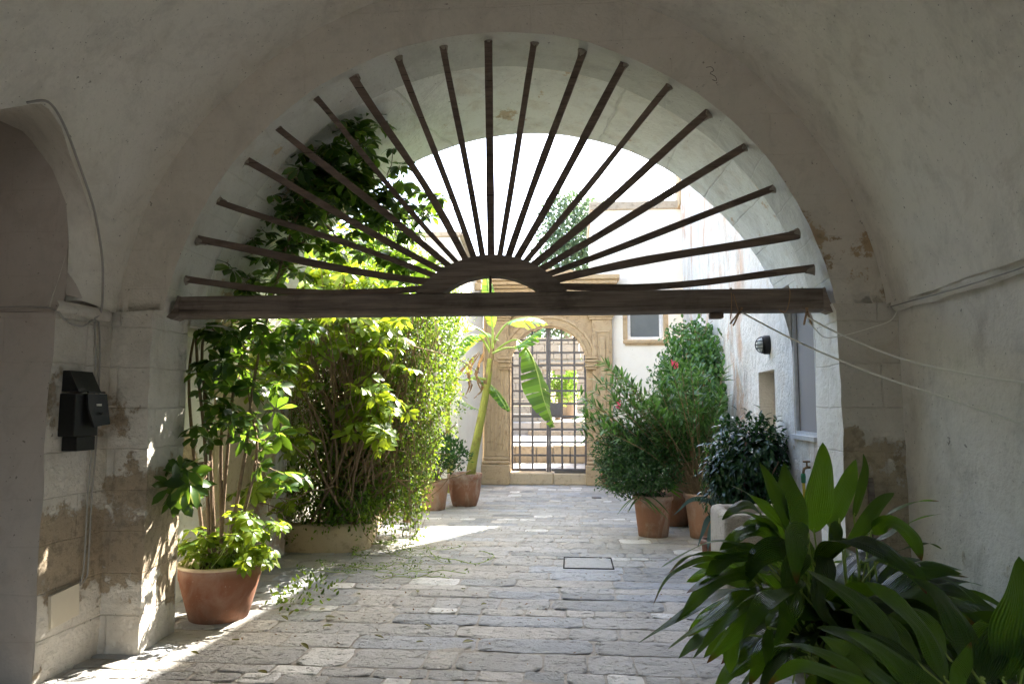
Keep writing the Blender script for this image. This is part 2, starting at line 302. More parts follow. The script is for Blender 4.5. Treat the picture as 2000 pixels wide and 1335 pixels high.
class MB:
    def __init__(s): s.V = []; s.F = []
    def grid(s, fn, nu, nv, amp=0.0, sc=1.3, flip=False):
        b = len(s.V)
        for i in range(nu+1):
            for j in range(nv+1):
                p = fn(i/nu, j/nv); p = (float(p[0]), float(p[1]), float(p[2])); s.V.append(jit(p, amp, sc) if amp else p)
        for i in range(nu):
            for j in range(nv):
                q = (b+i*(nv+1)+j, b+(i+1)*(nv+1)+j, b+(i+1)*(nv+1)+j+1, b+i*(nv+1)+j+1)
                s.F.append(q[::-1] if flip else q)
        return s
    def quad(s, a, b_, c, d, n=1, m=1, amp=0.0, sc=1.3):
        a, b_, c, d = map(np.array, (a, b_, c, d))
        return s.grid(lambda u, v: (a*(1-u)+b_*u)*(1-v)+(d*(1-u)+c*u)*v, n, m, amp, sc)
    def box(s, lo, hi, ch=0.0, M4=None):
        """a box with its edges chamfered by ch"""
        b = len(s.V); lo = list(lo); hi = list(hi)
        import itertools
        if ch <= 0:
            P = [(x, y, z) for x in (lo[0], hi[0]) for y in (lo[1], hi[1]) for z in (lo[2], hi[2])]
            Fs = [(0, 1, 3, 2), (4, 6, 7, 5), (0, 4, 5, 1), (2, 3, 7, 6), (0, 2, 6, 4), (1, 5, 7, 3)]
        else:
            P = []; idx = {}
            for sx, sy, sz in itertools.product((0, 1), repeat=3):
                c = [(lo[0], hi[0])[sx], (lo[1], hi[1])[sy], (lo[2], hi[2])[sz]]; d = [(1, -1)[sx], (1, -1)[sy], (1, -1)[sz]]
                for ax in range(3):
                    q = [c[k]+(d[k]*ch if k != ax else 0) for k in range(3)]; idx[(sx, sy, sz, ax)] = len(P); P.append(tuple(q))
            Fs = []
            for ax in range(3):
                o = [k for k in range(3) if k != ax]
                for sgn in (0, 1):
                    f = []
                    for a, b2 in ((0, 0), (1, 0), (1, 1), (0, 1)):
                        k = [0, 0, 0]; k[ax] = sgn; k[o[0]] = a; k[o[1]] = b2; f.append(idx[tuple(k)+(ax,)])
                    Fs.append(tuple(f) if (sgn == 1) ^ (ax == 1) else tuple(f[::-1]))
                for a in (0, 1):
                    for b2 in (0, 1):
                        k0 = [0, 0, 0]; k1 = [0, 0, 0]; k0[o[0]] = k1[o[0]] = a; k0[o[1]] = k1[o[1]] = b2; k1[ax] = 1
                        Fs.append((idx[tuple(k0)+(o[0],)], idx[tuple(k1)+(o[0],)], idx[tuple(k1)+(o[1],)], idx[tuple(k0)+(o[1],)]))
            for sx, sy, sz in itertools.product((0, 1), repeat=3): Fs.append(tuple(idx[(sx, sy, sz, k)] for k in range(3)))
        if M4 is not None: P = [tuple(M4 @ Vector(p)) for p in P]
        s.V += P; s.F += [tuple(b+i for i in f) for f in Fs]; return s
    def bar(s, p0, p1, wd, th, up=(0, 0, 1), w1=None, ch=0.0, side=None):
        """a bar from p0 to p1, wd across, th deep along 'up' """
        p0 = Vector(p0); p1 = Vector(p1); x = (p1-p0).normalized(); z = Vector(up); z = (z-x*z.dot(x)).normalized(); y = z.cross(x)
        L = (p1-p0).length; M4 = Matrix(((x.x, y.x, z.x, p0.x), (x.y, y.y, z.y, p0.y), (x.z, y.z, z.z, p0.z), (0, 0, 0, 1)))
        return s.box((0, -wd/2, -th/2), (L, wd/2, th/2), ch, M4)
    def tube(s, pts, rad, n=6, cap=True):
        pts = [Vector(p) for p in pts]; k = len(pts)
        rad = [rad]*k if isinstance(rad, (int, float)) else rad
        b = len(s.V); up = Vector((.13, .31, .94))
        for i, p in enumerate(pts):
            t = (pts[min(i+1, k-1)]-pts[max(i-1, 0)]); t = t.normalized() if t.length > 1e-9 else Vector((0, 0, 1))
            u = up-t*up.dot(t)
            if u.length < .05: u = Vector((1, 0, 0))-t*t.x
            u.normalize(); v = t.cross(u); up = u
            for j in range(n):
                a = 2*math.pi*j/n; q = p+(u*math.cos(a)+v*math.sin(a))*rad[i]; s.V.append((q.x, q.y, q.z))
        for i in range(k-1):
            for j in range(n): s.F.append((b+i*n+j, b+i*n+(j+1) % n, b+(i+1)*n+(j+1) % n, b+(i+1)*n+j))
        if cap: s.F.append(tuple(b+j for j in range(n))[::-1]); s.F.append(tuple(b+(k-1)*n+j for j in range(n)))
        return s
    def lathe(s, prof, c, n=40, wob=0.0):
        b = len(s.V); k = len(prof); ph = random.random()*9
        for j in range(n):
            a = 2*math.pi*j/n; f = 1+wob*math.sin(2*a+ph)
            for r, z in prof: s.V.append((c[0]+r*f*math.cos(a), c[1]+r*f*math.sin(a), c[2]+z))
        for j in range(n):
            for i in range(k-1): s.F.append((b+j*k+i, b+((j+1) % n)*k+i, b+((j+1) % n)*k+i+1, b+j*k+i+1))
        return s
    def extr(s, poly, ax, a, b_):
        """polygon in the plane square to axis ax, given depth a..b_ (poly as 2-tuples of the other axes in order)"""
        b = len(s.V); n = len(poly)
        for d in (a, b_):
            for p in poly:
                q = list(p); q.insert(ax, d); s.V.append(tuple(q))
        s.F.append(tuple(range(b, b+n))); s.F.append(tuple(range(b+2*n-1, b+n-1, -1)))
        for i in range(n): j = (i+1) % n; s.F.append((b+i, b+n+i, b+n+j, b+j))
        return s
    def build(s, name, mat, parent=None, smooth=False): return mesh(name, s.V, s.F, mat, parent, smooth)
def arcpts(cx, cz, r, a0, a1, n): return [(cx+r*math.cos(a0+(a1-a0)*i/n), cz+r*math.sin(a0+(a1-a0)*i/n)) for i in range(n+1)]
# ---- leaves
def leaf_tpl(L=1.0, W=.35, n=4, fold=.12, droop=.25, peak=.5, stalk=0.0, twist=0.0, cross=2):
    V = []; F = []; U = []
    for i in range(n+1):
        t = i/n; x = stalk+L*t
        wd = W*.5*math.sin(math.pi*t**(math.log(.5)/math.log(peak)))**.8 if 0 < t < 1 else (0.012*W if t == 0 else 0.0)
        z = -droop*L*t*t; tw = twist*t
        for k in range(cross+1):
            q = -1+2*k/cross; yy = q*wd; zz = abs(q)*wd*fold*2
            V.append((x, yy*math.cos(tw)-zz*math.sin(tw), z+yy*math.sin(tw)+zz*math.cos(tw))); U.append((t, .5+.5*q*(wd/(W*.5))*.98 if W else .5))
    for i in range(n):
        for k in range(cross): a = i*(cross+1)+k; F.append((a, a+cross+1, a+cross+2, a+1))
    return np.array(V), np.array(F), np.array(U)
def umbrella_tpl(k=8, L=.13, W=.055, droop=.35, lift=.15, seed=0):
    r = np.random.default_rng(seed); Vs = []; Fs = []; Us = []; b = 0
    for i in range(k):
        v, f, u = leaf_tpl(L*(.8+.35*r.random()), W*(.85+.3*r.random()), 4, .10, droop*(.5+r.random()), .6, stalk=.018)
        a = 2*math.pi*(i+.5*r.random())/k; tl = lift-.5*r.random(); rl = (r.random()-.5)*1.0
        c, s_ = math.cos(rl), math.sin(rl); v = v @ np.array([[1, 0, 0], [0, c, s_], [0, -s_, c]])
        c, s_ = math.cos(tl), math.sin(tl); v = v @ np.array([[c, 0, s_], [0, 1, 0], [-s_, 0, c]])
        c, s_ = math.cos(a), math.sin(a); v = v @ np.array([[c, s_, 0], [-s_, c, 0], [0, 0, 1]])
        Vs.append(v); Fs.append(f+b); Us.append(u); b += len(v)
    return np.vstack(Vs), np.vstack(Fs), np.vstack(Us)
def nrm(a): return a/np.maximum(np.linalg.norm(a, axis=-1, keepdims=True), 1e-9)
def scatter(tpl, pos, dirs, ups, sc):
    v, f, u = tpl; pos = np.asarray(pos, float); x = nrm(np.asarray(dirs, float)); z = np.asarray(ups, float)
    z = nrm(z-x*np.sum(x*z, 1, keepdims=True)); y = np.cross(z, x); sc = np.asarray(sc, float).reshape(-1, 1, 1)
    P = pos[:, None, :]+sc*(v[None, :, 0:1]*x[:, None, :]+v[None, :, 1:2]*y[:, None, :]+v[None, :, 2:3]*z[:, None, :])
    Fq = f[None]+(np.arange(len(pos))*len(v))[:, None, None]
    return P.reshape(-1, 3), Fq.reshape(-1, f.shape[1]), np.tile(u, (len(pos), 1))
def join(parts):
    V = []; F = []; U = []; b = 0
    for v, f, u in parts: V.append(v); F.append(f+b); U.append(u); b += len(v)
    return np.vstack(V), np.vstack(F), np.vstack(U)
def leaves(name, parts, mat, parent=None):
    V, F, U = join(parts); return mesh(name, V, F, mat, parent, True, U)
def rdir(n): return nrm(rng.normal(size=(n, 3)))
def shell(c, r, n, lo=.72, hi=1.05, lump=.22, freq=1.6, zmin=None):
    """points spread through the outer layer of an uneven crown"""
    out = []; c = np.array(c, float); r = np.array(r, float)
    while len(out) < n:
        d = rdir(1)[0]; k = noise.noise(Vector((d*freq*1.0+c).tolist()))*1.3+noise.noise(Vector((d*freq*3+c*2).tolist()))*.7
        rr = (lo+(hi-lo)*rng.random()**.6)*(1+lump*k); p = c+r*d*rr
        if zmin is None or p[2] > zmin: out.append(np.concatenate([p, d]))
    o = np.array(out); return o[:, :3], o[:, 3:]
def curve(p0, p1, sag=0.0, n=8, wob=0.0):
    p0 = np.array(p0, float); p1 = np.array(p1, float); o = []; ph = rng.random(6)*6
    for i in range(n+1):
        t = i/n; q = p0*(1-t)+p1*t; q[2] -= sag*4*t*(1-t); e = math.sin(math.pi*t)*wob
        q += e*np.array([math.sin(t*5+ph[0]), math.sin(t*6+ph[1]), math.sin(t*4+ph[2])]); o.append(q)
    return o

# ================================================================== THE SETTING
Z0 = 0.0
# ground sheet with its raised terrace beyond the gate
g = MB(); g.quad((-60, -30, -.03), (60, -30, -.03), (60, 15.35, -.03), (-60, 15.35, -.03)); g.quad((-60, 15.35, .24), (60, 15.35, .24), (60, 18, .24), (-60, 18, .24))
g.quad((-60, 18, .24), (60, 18, .24), (60, 18, .66), (-60, 18, .66)); g.quad((-60, 18, .66), (60, 18, .66), (60, 25, .66), (-60, 25, .66))
g.quad((-60, 25, .66), (60, 25, .66), (60, 25, 1.1), (-60, 25, 1.1)); g.quad((-60, 25, 1.1), (60, 25, 1.1), (60, 200, 1.1), (-60, 200, 1.1))
o = g.build('ground', M['mortar']); o['kind'] = 'structure'
# paving: every stone shaped, in courses across the passage
def sh(u): return 0 if u <= 0 else 1 if u >= 1 else .035+.93*(u-.125)/.75 if False else min(.965, max(.035, .5+(u-.5)*1.22))
def paving(name, x0, x1, y0, y1, z, big=1.0, seed=3, fine=True):
    r = np.random.default_rng(seed); V = []; F = []; Ccol = []; y = y0
    while y < y1:
        d = r.uniform(.19, .34)*big; small = r.random() < .25
        if small: d = r.uniform(.14, .18)*big
        x = x0-r.random()*.4
        while x < x1:
            wdt = r.uniform(.17, .34) if small or r.random() < .18 else r.uniform(.34, .95); wdt *= big
            k = r.random()
            t = r.uniform(.86, 1.12)
            if k < .13 and wdt < .5: col = np.array([.86, .85, .82])*r.uniform(.9, 1.08)
            elif k < .145: col = np.array([.44, .46, .49])*t
            elif k < .30: col = np.array([.37, .38, .385])*t
            elif k < .60: col = np.array([.55, .525, .485])*t
            else: col = np.array([.505, .498, .485])*t
            gp = .012*r.uniform(.5, 1.8); xa, xb, ya, yb = x+gp/2, x+wdt-gp/2, y+gp/2, y+d-gp/2
            nx, ny = (9, 7) if (fine and y < 9) else (5, 4)
            b = len(V); top = z+r.uniform(-.003, .003); tx, ty = r.normal()*.004, r.normal()*.004; e = [r.uniform(-.008, .008) for _ in range(4)]
            rad = min(wdt, d)*r.uniform(.08, .28)
            for i in range(nx+1):
                for j in range(ny+1):
                    u = i/nx; v = j/ny; u = sh(u) if nx > 3 else u; v = sh(v) if ny > 3 else v
                    px = xa+(xb-xa)*u; py = ya+(yb-ya)*v+e[0]*(1-u)+e[1]*u
                    # round the corners
                    cx_ = min(px-xa, xb-px); cy_ = min(py-ya, yb-py)
                    if cx_ < rad and cy_ < rad and (i in (0, nx) or j in (0, ny)):
                        kx = (rad-cx_); ky = (rad-cy_); L = math.hypot(kx, ky)
                        if L > rad: px += (kx-kx*rad/L)*(1 if px < (xa+xb)/2 else -1); py += (ky-ky*rad/L)*(1 if py < (ya+yb)/2 else -1)
                    edge = i in (0, nx) or j in (0, ny)
                    n_ = noise.noise(Vector((px*3.1, py*3.1, seed)))*.006+noise.noise(Vector((px*11, py*11, seed)))*.004
                    zz = top+n_+tx*(u-.5)+ty*(v-.5) if not edge else z-.0045+n_*1.1
                    ja = nvec(Vector((px*6, py*6, 3)))*.012 if edge else Vector((0, 0, 0))
                    V.append((px+ja.x, py+ja.y, zz)); Ccol.append(col)
            for i in range(nx):
                for j in range(ny): a = b+i*(ny+1)+j; F.append((a, a+ny+1, a+ny+2, a+1))
            x += wdt
        y += d
    o = mesh(name, V, F, M['cobble']); at_ = o.data.color_attributes.new('tint', 'FLOAT_COLOR', 'POINT')
    c4 = np.ones((len(V), 4), np.float32); c4[:, :3] = np.array(Ccol); at_.data.foreach_set('color', c4.ravel()); o['kind'] = 'structure'
    return o
paving('paving', -3.4, 2.6, 2.2, 15.33, .006)
paving('paving', -1.8, 1.0, 15.75, 17.95, .262, 1.2, 5, False)
paving('paving', -6, 6, 18.05, 24.95, .682, 1.3, 6, False)
# mortar bed and inner floor under the stones
mb = MB(); mb.quad((-7, -6, -.003), (4, -6, -.003), (4, 15.35, -.003), (-7, 15.35, -.003), 60, 110, .004, 4); o = mb.build('paving_bed', M['mortar'], smooth=True); o['kind'] = 'structure'
# sidewalls of the terrace: risers of big blocks
t = thing('terrace_step', 'long riser of tan stone blocks beyond the iron gate', 'step', (0, 18, .24)); r = random.Random(4)
mb = MB(); x = -4
while x < 4: wd = r.uniform(.35, .7); mb.box((x+.01, 17.93, .245), (x+wd-.01, 18.3, .675+r.uniform(-.01, .01)), .02); x += wd
mb.build('riser', M['lime2'], t)
t = thing('terrace_step', 'upper flight of two low stone steps in front of the ruined wall', 'step', (0, 25, .66))
mb = MB(); mb.box((-1.5, 24.6, .66), (1.2, 25.1, .86), .03); mb.box((-1.1, 24.95, .86), (.9, 25.3, 1.14), .03); mb.build('riser', M['lime2'], t)

# ---------------------------------------------------------------- vaulted passage
PAS = thing('vaulted_passage', 'dim limewashed barrel vaulted passage opening through a round arch onto the courtyard', 'building', (-.55, 4.6, 0))
NA = 72
def inner(cx, cz, r, xl, xr, zi=2.26, zl=0.0, n=NA, nj=24, ledge=True):
    a0 = math.pi-math.asin((zi-cz)/r); a1 = math.asin((zi-cz)/r)
    L = [(xl, zl+(zi-.03-zl)*i/nj) for i in range(nj)]+[(xl, zi-.03), (xl+.015, zi)]
    A = arcpts(cx, cz, r, a0, a1, n)
    Rr = [(xr-.02, zi+.0), (xr, zi-.05)]+[(xr, zl+(zi-.05-zl)*(1-i/nj)) for i in range(1, nj+1)]
    return L+A+Rr
in1 = inner(-.546, 1.89, 2.232, -2.82, 1.655); in1b = inner(-.536, 1.868, 2.262, -2.855, 1.68)
out1 = inner(-.567, 1.94, 2.60, -3.16, 2.07, 2.25)
n1 = len(in1)
def ruled(A, ya, B, yb, k, nv, amp=.010):
    mb = MB()
    def fn(u, v):
        i = int(round(u*(len(A)-1))); return ((A[i][0]*(1-v)+B[i][0]*v), ya+(yb-ya)*v, (A[i][1]*(1-v)+B[i][1]*v))
    mb.grid(fn, len(A)-1, nv, amp, 1.7); return mb
def ring_part(name, A, ya, B, yb, nv, mat, sel, par, amp=.012):
    i0, i1 = sel; return ruled(A[i0:i1+1], ya, B[i0:i1+1], yb, 0, nv, amp).build(name, mat, par, True)
NJ = 25
fr = ring_part('front_arch', in1, 4.6, out1, 4.6, 12, M['ring'], (NJ, n1-NJ-1), PAS)
ring_part('pier', in1, 4.6, out1, 4.6, 12, M['pier'], (0, NJ), PAS, .016)
ring_part('pier', in1, 4.6, out1, 4.6, 12, M['pierr'], (n1-NJ-1, n1-1), PAS, .016)
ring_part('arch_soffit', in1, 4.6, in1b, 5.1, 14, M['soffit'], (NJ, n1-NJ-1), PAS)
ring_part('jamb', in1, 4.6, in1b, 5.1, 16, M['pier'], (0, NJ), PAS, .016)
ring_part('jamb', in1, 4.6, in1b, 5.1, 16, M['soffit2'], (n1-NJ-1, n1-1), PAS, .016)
# back of the first arch
out_b = inner(-.5, 1.9, 3.4, -4.2, 3.6, 2.26)
ring_part('arch_back', in1b, 5.1, out_b, 5.1, 3, M['soffit'], (0, n1-1), PAS, .01)
# rear arch: springs from a higher block on the left, runs down to the ground on the right
def rear(cx, cz, r, xr):
    a0 = math.pi-math.asin((2.2-cz)/r); a1 = math.asin((1.95-cz)/r)
    return arcpts(cx, cz, r, a0, a1, 80)+[(xr, 1.9*(1-i/14)) for i in range(15)]
r1 = rear(-.48, 1.83, 2.385, 2.05); r2 = rear(-.407, 1.774, 2.365, 2.05); YR = 6.45
WY0, WY1, WZ0, WZ1 = 5.72, 6.38, 1.375, 2.62
yy_ = sorted([5.09+1.36*i/20 for i in range(21)]+[WY0, WY1]); mb = MB(); K = len(yy_)
def rear_pt(i, y): v = (y-5.09)/1.36; return (r1[i][0]*(1-v)+r2[i][0]*v, r1[i][1]*(1-v)+r2[i][1]*v)
for i in range(len(r1)):
    for y in yy_: q = rear_pt(i, y); mb.V.append(jit((q[0], y, q[1]), .014, 1.7))
for i in range(len(r1)-1):
    for j in range(K-1):
        q = rear_pt(i, yy_[j]); q2 = rear_pt(i+1, yy_[j])
        if q[0] > 1 and max(q[1], q2[1]) < WZ1 and max(q[1], q2[1]) > WZ0 and WY0-.001 <= yy_[j] < WY1-.001: continue
        mb.F.append((i*K+j, (i+1)*K+j, (i+1)*K+j+1, i*K+j+1))
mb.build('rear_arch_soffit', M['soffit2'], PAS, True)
# reveals of the embrasure
mb = MB()
rs = [i for i in range(len(r1)) if rear_pt(i, 6.0)[0] > 1 and WZ0 < rear_pt(i, 6.0)[1] <= WZ1]
for yv in (WY0, WY1): mb.grid(lambda u, v: ((lambda q: (q[0]-.02+(2.3-q[0])*v, yv, q[1]))(rear_pt(rs[int(round(u*(len(rs)-1)))], yv))), len(rs)-1, 3)
mb.grid(lambda u, v: ((lambda q: (q[0]-.03+(2.3-q[0])*v, WY0+(WY1-WY0)*u, WZ1+.0))(rear_pt(rs[0], WY0+(WY1-WY0)*u))), 6, 3); mb.build('window_reveal', M['court'], PAS)
big = []
for (x, z) in r2:
    if z <= 1.95: big.append((5.5, z))
    else:
        a = math.atan2(z-1.6, x+.407); big.append((-.39+5.9*math.copysign(min(1, abs(math.cos(a))*1.3), math.cos(a)), 1.6+5.9*min(1, abs(math.sin(a))*1.3)))
ruled(r2, YR, big, YR, 0, 8, .01).build('courtyard_face', M['garden'], PAS, True)
mb = MB(); mb.quad((-2.6, 5.09, 2.215), (-5.4, 5.09, 2.215), (-5.4, 6.44, 2.215), (-2.6, 6.44, 2.215), 10, 6, .008); mb.build('impost_block', M['soffit'], PAS, True)
# barrel vault with the side vault cutting into it on the left
VC = (-.567, 1.94, 2.545)
GR = [(2.15, 2.25), (2.45, 2.62), (2.75, 2.88), (3.05, 3.05), (3.24, 3.10), (3.34, 3.17), (3.45, 3.22), (3.62, 3.16), (3.85, 3.02), (4.05, 2.88), (4.17, 2.77), (4.32, 2.58), (4.40, 2.40), (4.43, 2.25)]
def zg(y):
    if y <= GR[0][0] or y >= GR[-1][0]: return 2.25
    for (a, b), (c, d) in zip(GR, GR[1:]):
        if a <= y <= c: return b+(d-b)*(y-a)/(c-a)
ys = sorted(set([-5+.25*i for i in range(29)]+[2.0+.065*i for i in range(40)]+[4.43, 4.6])); ys = [y for y in ys if y <= 4.6]+[4.7]
aR = math.asin((2.25-VC[1])/VC[2])
mb = MB()
def vf(u, v):
    y = ys[int(round(u*(len(ys)-1)))]; aL = math.pi-math.asin((zg(y)-VC[1])/VC[2]); a = aR+(aL-aR)*v
    return (VC[0]+VC[2]*math.cos(a), y, VC[1]+VC[2]*math.sin(a))
mb.grid(vf, len(ys)-1, 90, .018, 1.1); mb.build('vault', M['vault'], PAS, True)
arcP = [tuple(at(*p, 4.1)) for p in [(95, 603), (133, 480), (130, 400), (100, 320), (50, 260), (0, 235)]]
arcL = [arcP[0]]+arcP[1:]+[(-4.1, 4.1, 3.50), (-4.7, 4.1, 3.42), (-5.4, 4.1, 3.3)]
def resample(P, n):
    P = np.array(P); d = np.r_[0, np.cumsum(np.linalg.norm(np.diff(P, axis=0), axis=1))]; t = np.linspace(0, d[-1], n)
    return np.c_[[np.interp(t, d, P[:, k]) for k in range(3)]].T
groin = [(VC[0]-VC[2]*math.cos(math.asin((z-VC[1])/VC[2])), y, z) for y, z in GR[::-1]]
Gs = resample(groin, 40); As = resample(arcL, 40)
mb = MB(); mb.grid(lambda u, v: Gs[int(round(u*39))]*(1-v)+As[int(round(u*39))]*v+np.array([0, 0, .05*math.sin(math.pi*v)]), 39, 12, .014, 1.5); mb.build('side_vault', M['vault'], PAS, True)
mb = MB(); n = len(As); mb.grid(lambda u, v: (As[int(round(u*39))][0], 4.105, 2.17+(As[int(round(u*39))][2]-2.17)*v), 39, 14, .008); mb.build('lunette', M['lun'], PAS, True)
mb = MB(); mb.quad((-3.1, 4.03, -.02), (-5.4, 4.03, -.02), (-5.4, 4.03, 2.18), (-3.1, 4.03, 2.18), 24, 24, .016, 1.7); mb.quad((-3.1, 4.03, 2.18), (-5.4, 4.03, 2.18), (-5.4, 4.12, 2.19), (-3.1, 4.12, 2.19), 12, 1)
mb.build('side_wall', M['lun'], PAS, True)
mb = MB(); mb.grid(lambda u, v: [(-3.12, 4.02+.5*u, 2.175), (-3.075, 4.02+.5*u, 2.18), (-3.06, 4.02+.5*u, 2.215), (-3.075, 4.02+.5*u, 2.25), (-3.13, 4.02+.5*u, 2.26)][int(round(v*4))], 12, 4, .008, 5); mb.build('string_course', M['pier'], PAS, True)
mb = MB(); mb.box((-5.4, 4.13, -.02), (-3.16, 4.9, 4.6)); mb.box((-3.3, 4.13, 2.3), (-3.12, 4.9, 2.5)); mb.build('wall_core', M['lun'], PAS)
mb = MB(); mb.quad((-3.1, 4.03, -.02), (-3.1, 4.7, -.02), (-3.1, 4.7, 2.27), (-3.1, 4.03, 2.18), 12, 34, .016, 1.7); mb.build('side_wall', M['pier'], PAS, True)
mb = MB(); mb.quad((-3.1, -5, -.02), (-3.1, 2.15, -.02), (-3.1, 2.15, 2.25), (-3.1, -5, 2.25), 20, 10, .01); mb.quad((-5.4, 2.15, 0), (-3.1, 2.15, 0), (-3.1, 2.15, 2.25), (-5.4, 2.15, 2.25), 4, 4)
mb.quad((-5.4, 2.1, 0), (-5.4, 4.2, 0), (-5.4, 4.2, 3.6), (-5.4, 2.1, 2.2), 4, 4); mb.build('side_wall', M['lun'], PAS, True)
mb = MB(); mb.grid(lambda u, v: (2.012+.02*math.sin(v*2.2)+.0, -5+9.72*u, -.02+2.29*v), 170, 40, .018, 1.6); mb.build('side_wall', M['swall'], PAS, True)
# rough projecting cornice along the right springing
mb = MB(); prof = [(0.0, 2.195), (-.018, 2.205), (-.035, 2.235), (-.030, 2.262), (-.006, 2.285), (.01, 2.29)]
def cf(u, v):
    y = -5+9.58*u; i = v*5; a = int(min(4, i)); f = i-a; px_ = prof[a][0]*(1-f)+prof[a+1][0]*f; pz = prof[a][1]*(1-f)+prof[a+1][1]*f
    k = .8+1.1*noise.noise(Vector((y*2.3, 1, 1)))+.6*noise.noise(Vector((y*9, 2, 1))); return (2.008+px_*max(.15, k), y, pz+.012*noise.noise(Vector((y*4, 5, 5))))
mb.grid(cf, 240, 5, .004, 9); mb.build('cornice', M['swall'], PAS, True)
# outside shell: roof and far walls of the passage
mb = MB(); mb.box((-5.6, -5.2, 4.75), (5.5, 6.40, 5.4)); mb.box((-5.8, -5.2, -.02), (-5.45, 6.40, 4.7)); mb.box((2.4, -5.2, -.02), (2.7, 5.9, 4.7)); mb.box((-5.6, -5.3, -.02), (-1.9, -5.0, 4.7)); mb.box((.8, -5.3, -.02), (2.5, -5.0, 4.7)); mb.box((-2, -5.3, 2.9), (.9, -5.0, 4.7))
mb.build('outer_wall', M['garden'], PAS)

# ---------------------------------------------------------------- tall building on the right of the courtyard
TB = thing('tall_building', 'tall streaked limewashed building closing the right side of the courtyard', 'building', (2.0, 6.2, 0))
def wx(y): return 1.9+.05*(y-6.2)
HB = 9.07
holes = [(5.72, 6.38, 1.375, 2.62), (7.08, 7.82, 1.05, 1.975)]
ysW = sorted(set([5.08, 5.4, 5.72, 6.38, 7.08, 7.82]+[6.38+.17*i for i in range(1, 4)]+[7.82+.2*i for i in range(1, 37)]+[15.2])); zsW = sorted(set([0, .3, .6, .85, 1.05, 1.375, 1.6, 1.8, 1.975, 2.2, 2.45, 2.62]+[2.62+.25*i for i in range(1, 26)]+[HB]))
zsW = [z for z in zsW if z <= HB]; ysW = [y for y in ysW if y <= 15.2]
mb = MB(); b = {}
for i, y in enumerate(ysW):
    for j, z in enumerate(zsW): b[i, j] = len(mb.V); qq = jit((wx(y), y, z), .02, 1.2); k_ = max(0, min(1, (6.6-y)/.3)) if y < 6.6 else 0; k_ = 1 if any(abs(y-h) < .02 for hh in holes for h in hh[:2]) else k_; mb.V.append(tuple(a_*(1-k_)+c_*k_ for a_, c_ in zip(qq, (wx(y), y, z))))
for i in range(len(ysW)-1):
    for j in range(len(zsW)-1):
        ym = (ysW[i]+ysW[i+1])/2; zm = (zsW[j]+zsW[j+1])/2
        if any(a < ym < c and d < zm < e for a, c, d, e in holes): continue
        mb.F.append((b[i, j], b[i+1, j], b[i+1, j+1], b[i, j+1]))
wl = mb.build('wall', M['court'], TB, True)
for a, c, d, e in holes:
    mb = MB()
    dp = .05 if a < 6 else .16; A = (wx(a), a); Cc = (wx(c), c)
    mb.quad((A[0], a, d), (A[0]+dp, a, d), (A[0]+dp, a, e), (A[0], a, e)); mb.quad((Cc[0]+dp, c, d), (Cc[0], c, d), (Cc[0], c, e), (Cc[0]+dp, c, e))
    mb.quad((A[0], a, e), (A[0]+dp, a, e), (Cc[0]+dp, c, e), (Cc[0], c, e)); mb.quad((A[0]+dp, a, d), (A[0], a, d), (Cc[0], c, d), (Cc[0]+dp, c, d))
    if a > 6.5: mb.quad((A[0]+dp, a, d), (Cc[0]+dp, c, d), (Cc[0]+dp, c, e), (A[0]+dp, a, e), 6, 6, .01)
    mb.build('wall_niche' if a > 6.5 else 'window_recess', M['ring'], TB)
mb = MB(); mb.box((2.36, 6.0, 0), (6, 15.195, HB+.002)); mb.box((2.3, 15.05, 5.9), (2.8, 15.6, HB)); mb.build('wall_core', M['lime'], TB)
t = MB(); t.bar((wx(5.72)+.048, 5.70, 2.0), (wx(6.38)+.048, 6.385, 2.0), 1.27, .015, (1, 0, 0)); wv = t.build('window', M['screen'], TB)
mb = MB(); mb.bar((wx(6.38)+.02, 6.37, 1.40), (wx(6.38)+.02, 6.37, 2.61), .022, .03, (1, 0, 0)); mb.build('window_frame', M['alu'], wv)
mb = MB(); mb.bar((wx(5.76)-.005, 5.7, 1.362), (wx(6.4)-.005, 6.42, 1.362), .06, .035, (0, 0, 1)); mb.bar((wx(5.76)+.015, 5.73, 1.395), (wx(6.38)+.015, 6.36, 1.395), .03, .03, (0, 0, 1)); mb.build('sill', M['alu'], wv)

# bulkhead lamp on the right wall
LP = np.array([1.95, 7.25, 2.225]); t = thing('bulkhead_lamp', 'small oval black bulkhead lamp with caged glass on the white courtyard wall', 'lamp', tuple(LP))
def oval(mb, x, ry, rz, rad, n=28): mb.tube([(x, LP[1]+ry*math.cos(2*math.pi*i/n), LP[2]+rz*math.sin(2*math.pi*i/n)) for i in range(n+1)], rad, 6, False)
mb = MB(); n = 28
for k, (x, s_) in enumerate([(1.955, 1.0), (1.90, 1.0), (1.885, .9)]):
    for i in range(n): mb.V.append((x, LP[1]+.115*s_*math.cos(2*math.pi*i/n), LP[2]+.082*1.0*s_*math.sin(2*math.pi*i/n)))
for k in range(2):
    for i in range(n): j = (i+1) % n; mb.F.append((k*n+i, k*n+j, (k+1)*n+j, (k+1)*n+i))
for v in range(len(mb.V)): x, y, z = mb.V[v]; mb.V[v] = (x, LP[1]+(y-LP[1])*.62, LP[2]+(z-LP[2])*1.15)
mb.F.append(tuple(range(2*n, 3*n))); mb.build('lamp_base', M['black'], t, True)
mb = MB(); mb.grid(lambda u, v: (1.888-.055*math.sin(v*math.pi/2), LP[1]+.056*math.cos(v*math.pi/2)*math.cos(2*math.pi*u), LP[2]+.074*math.cos(v*math.pi/2)*math.sin(2*math.pi*u)), 24, 8); mb.build('lamp_glass', M['lens'], t, True)
mb = MB(); oval(mb, 1.878, .062, .08, .006)
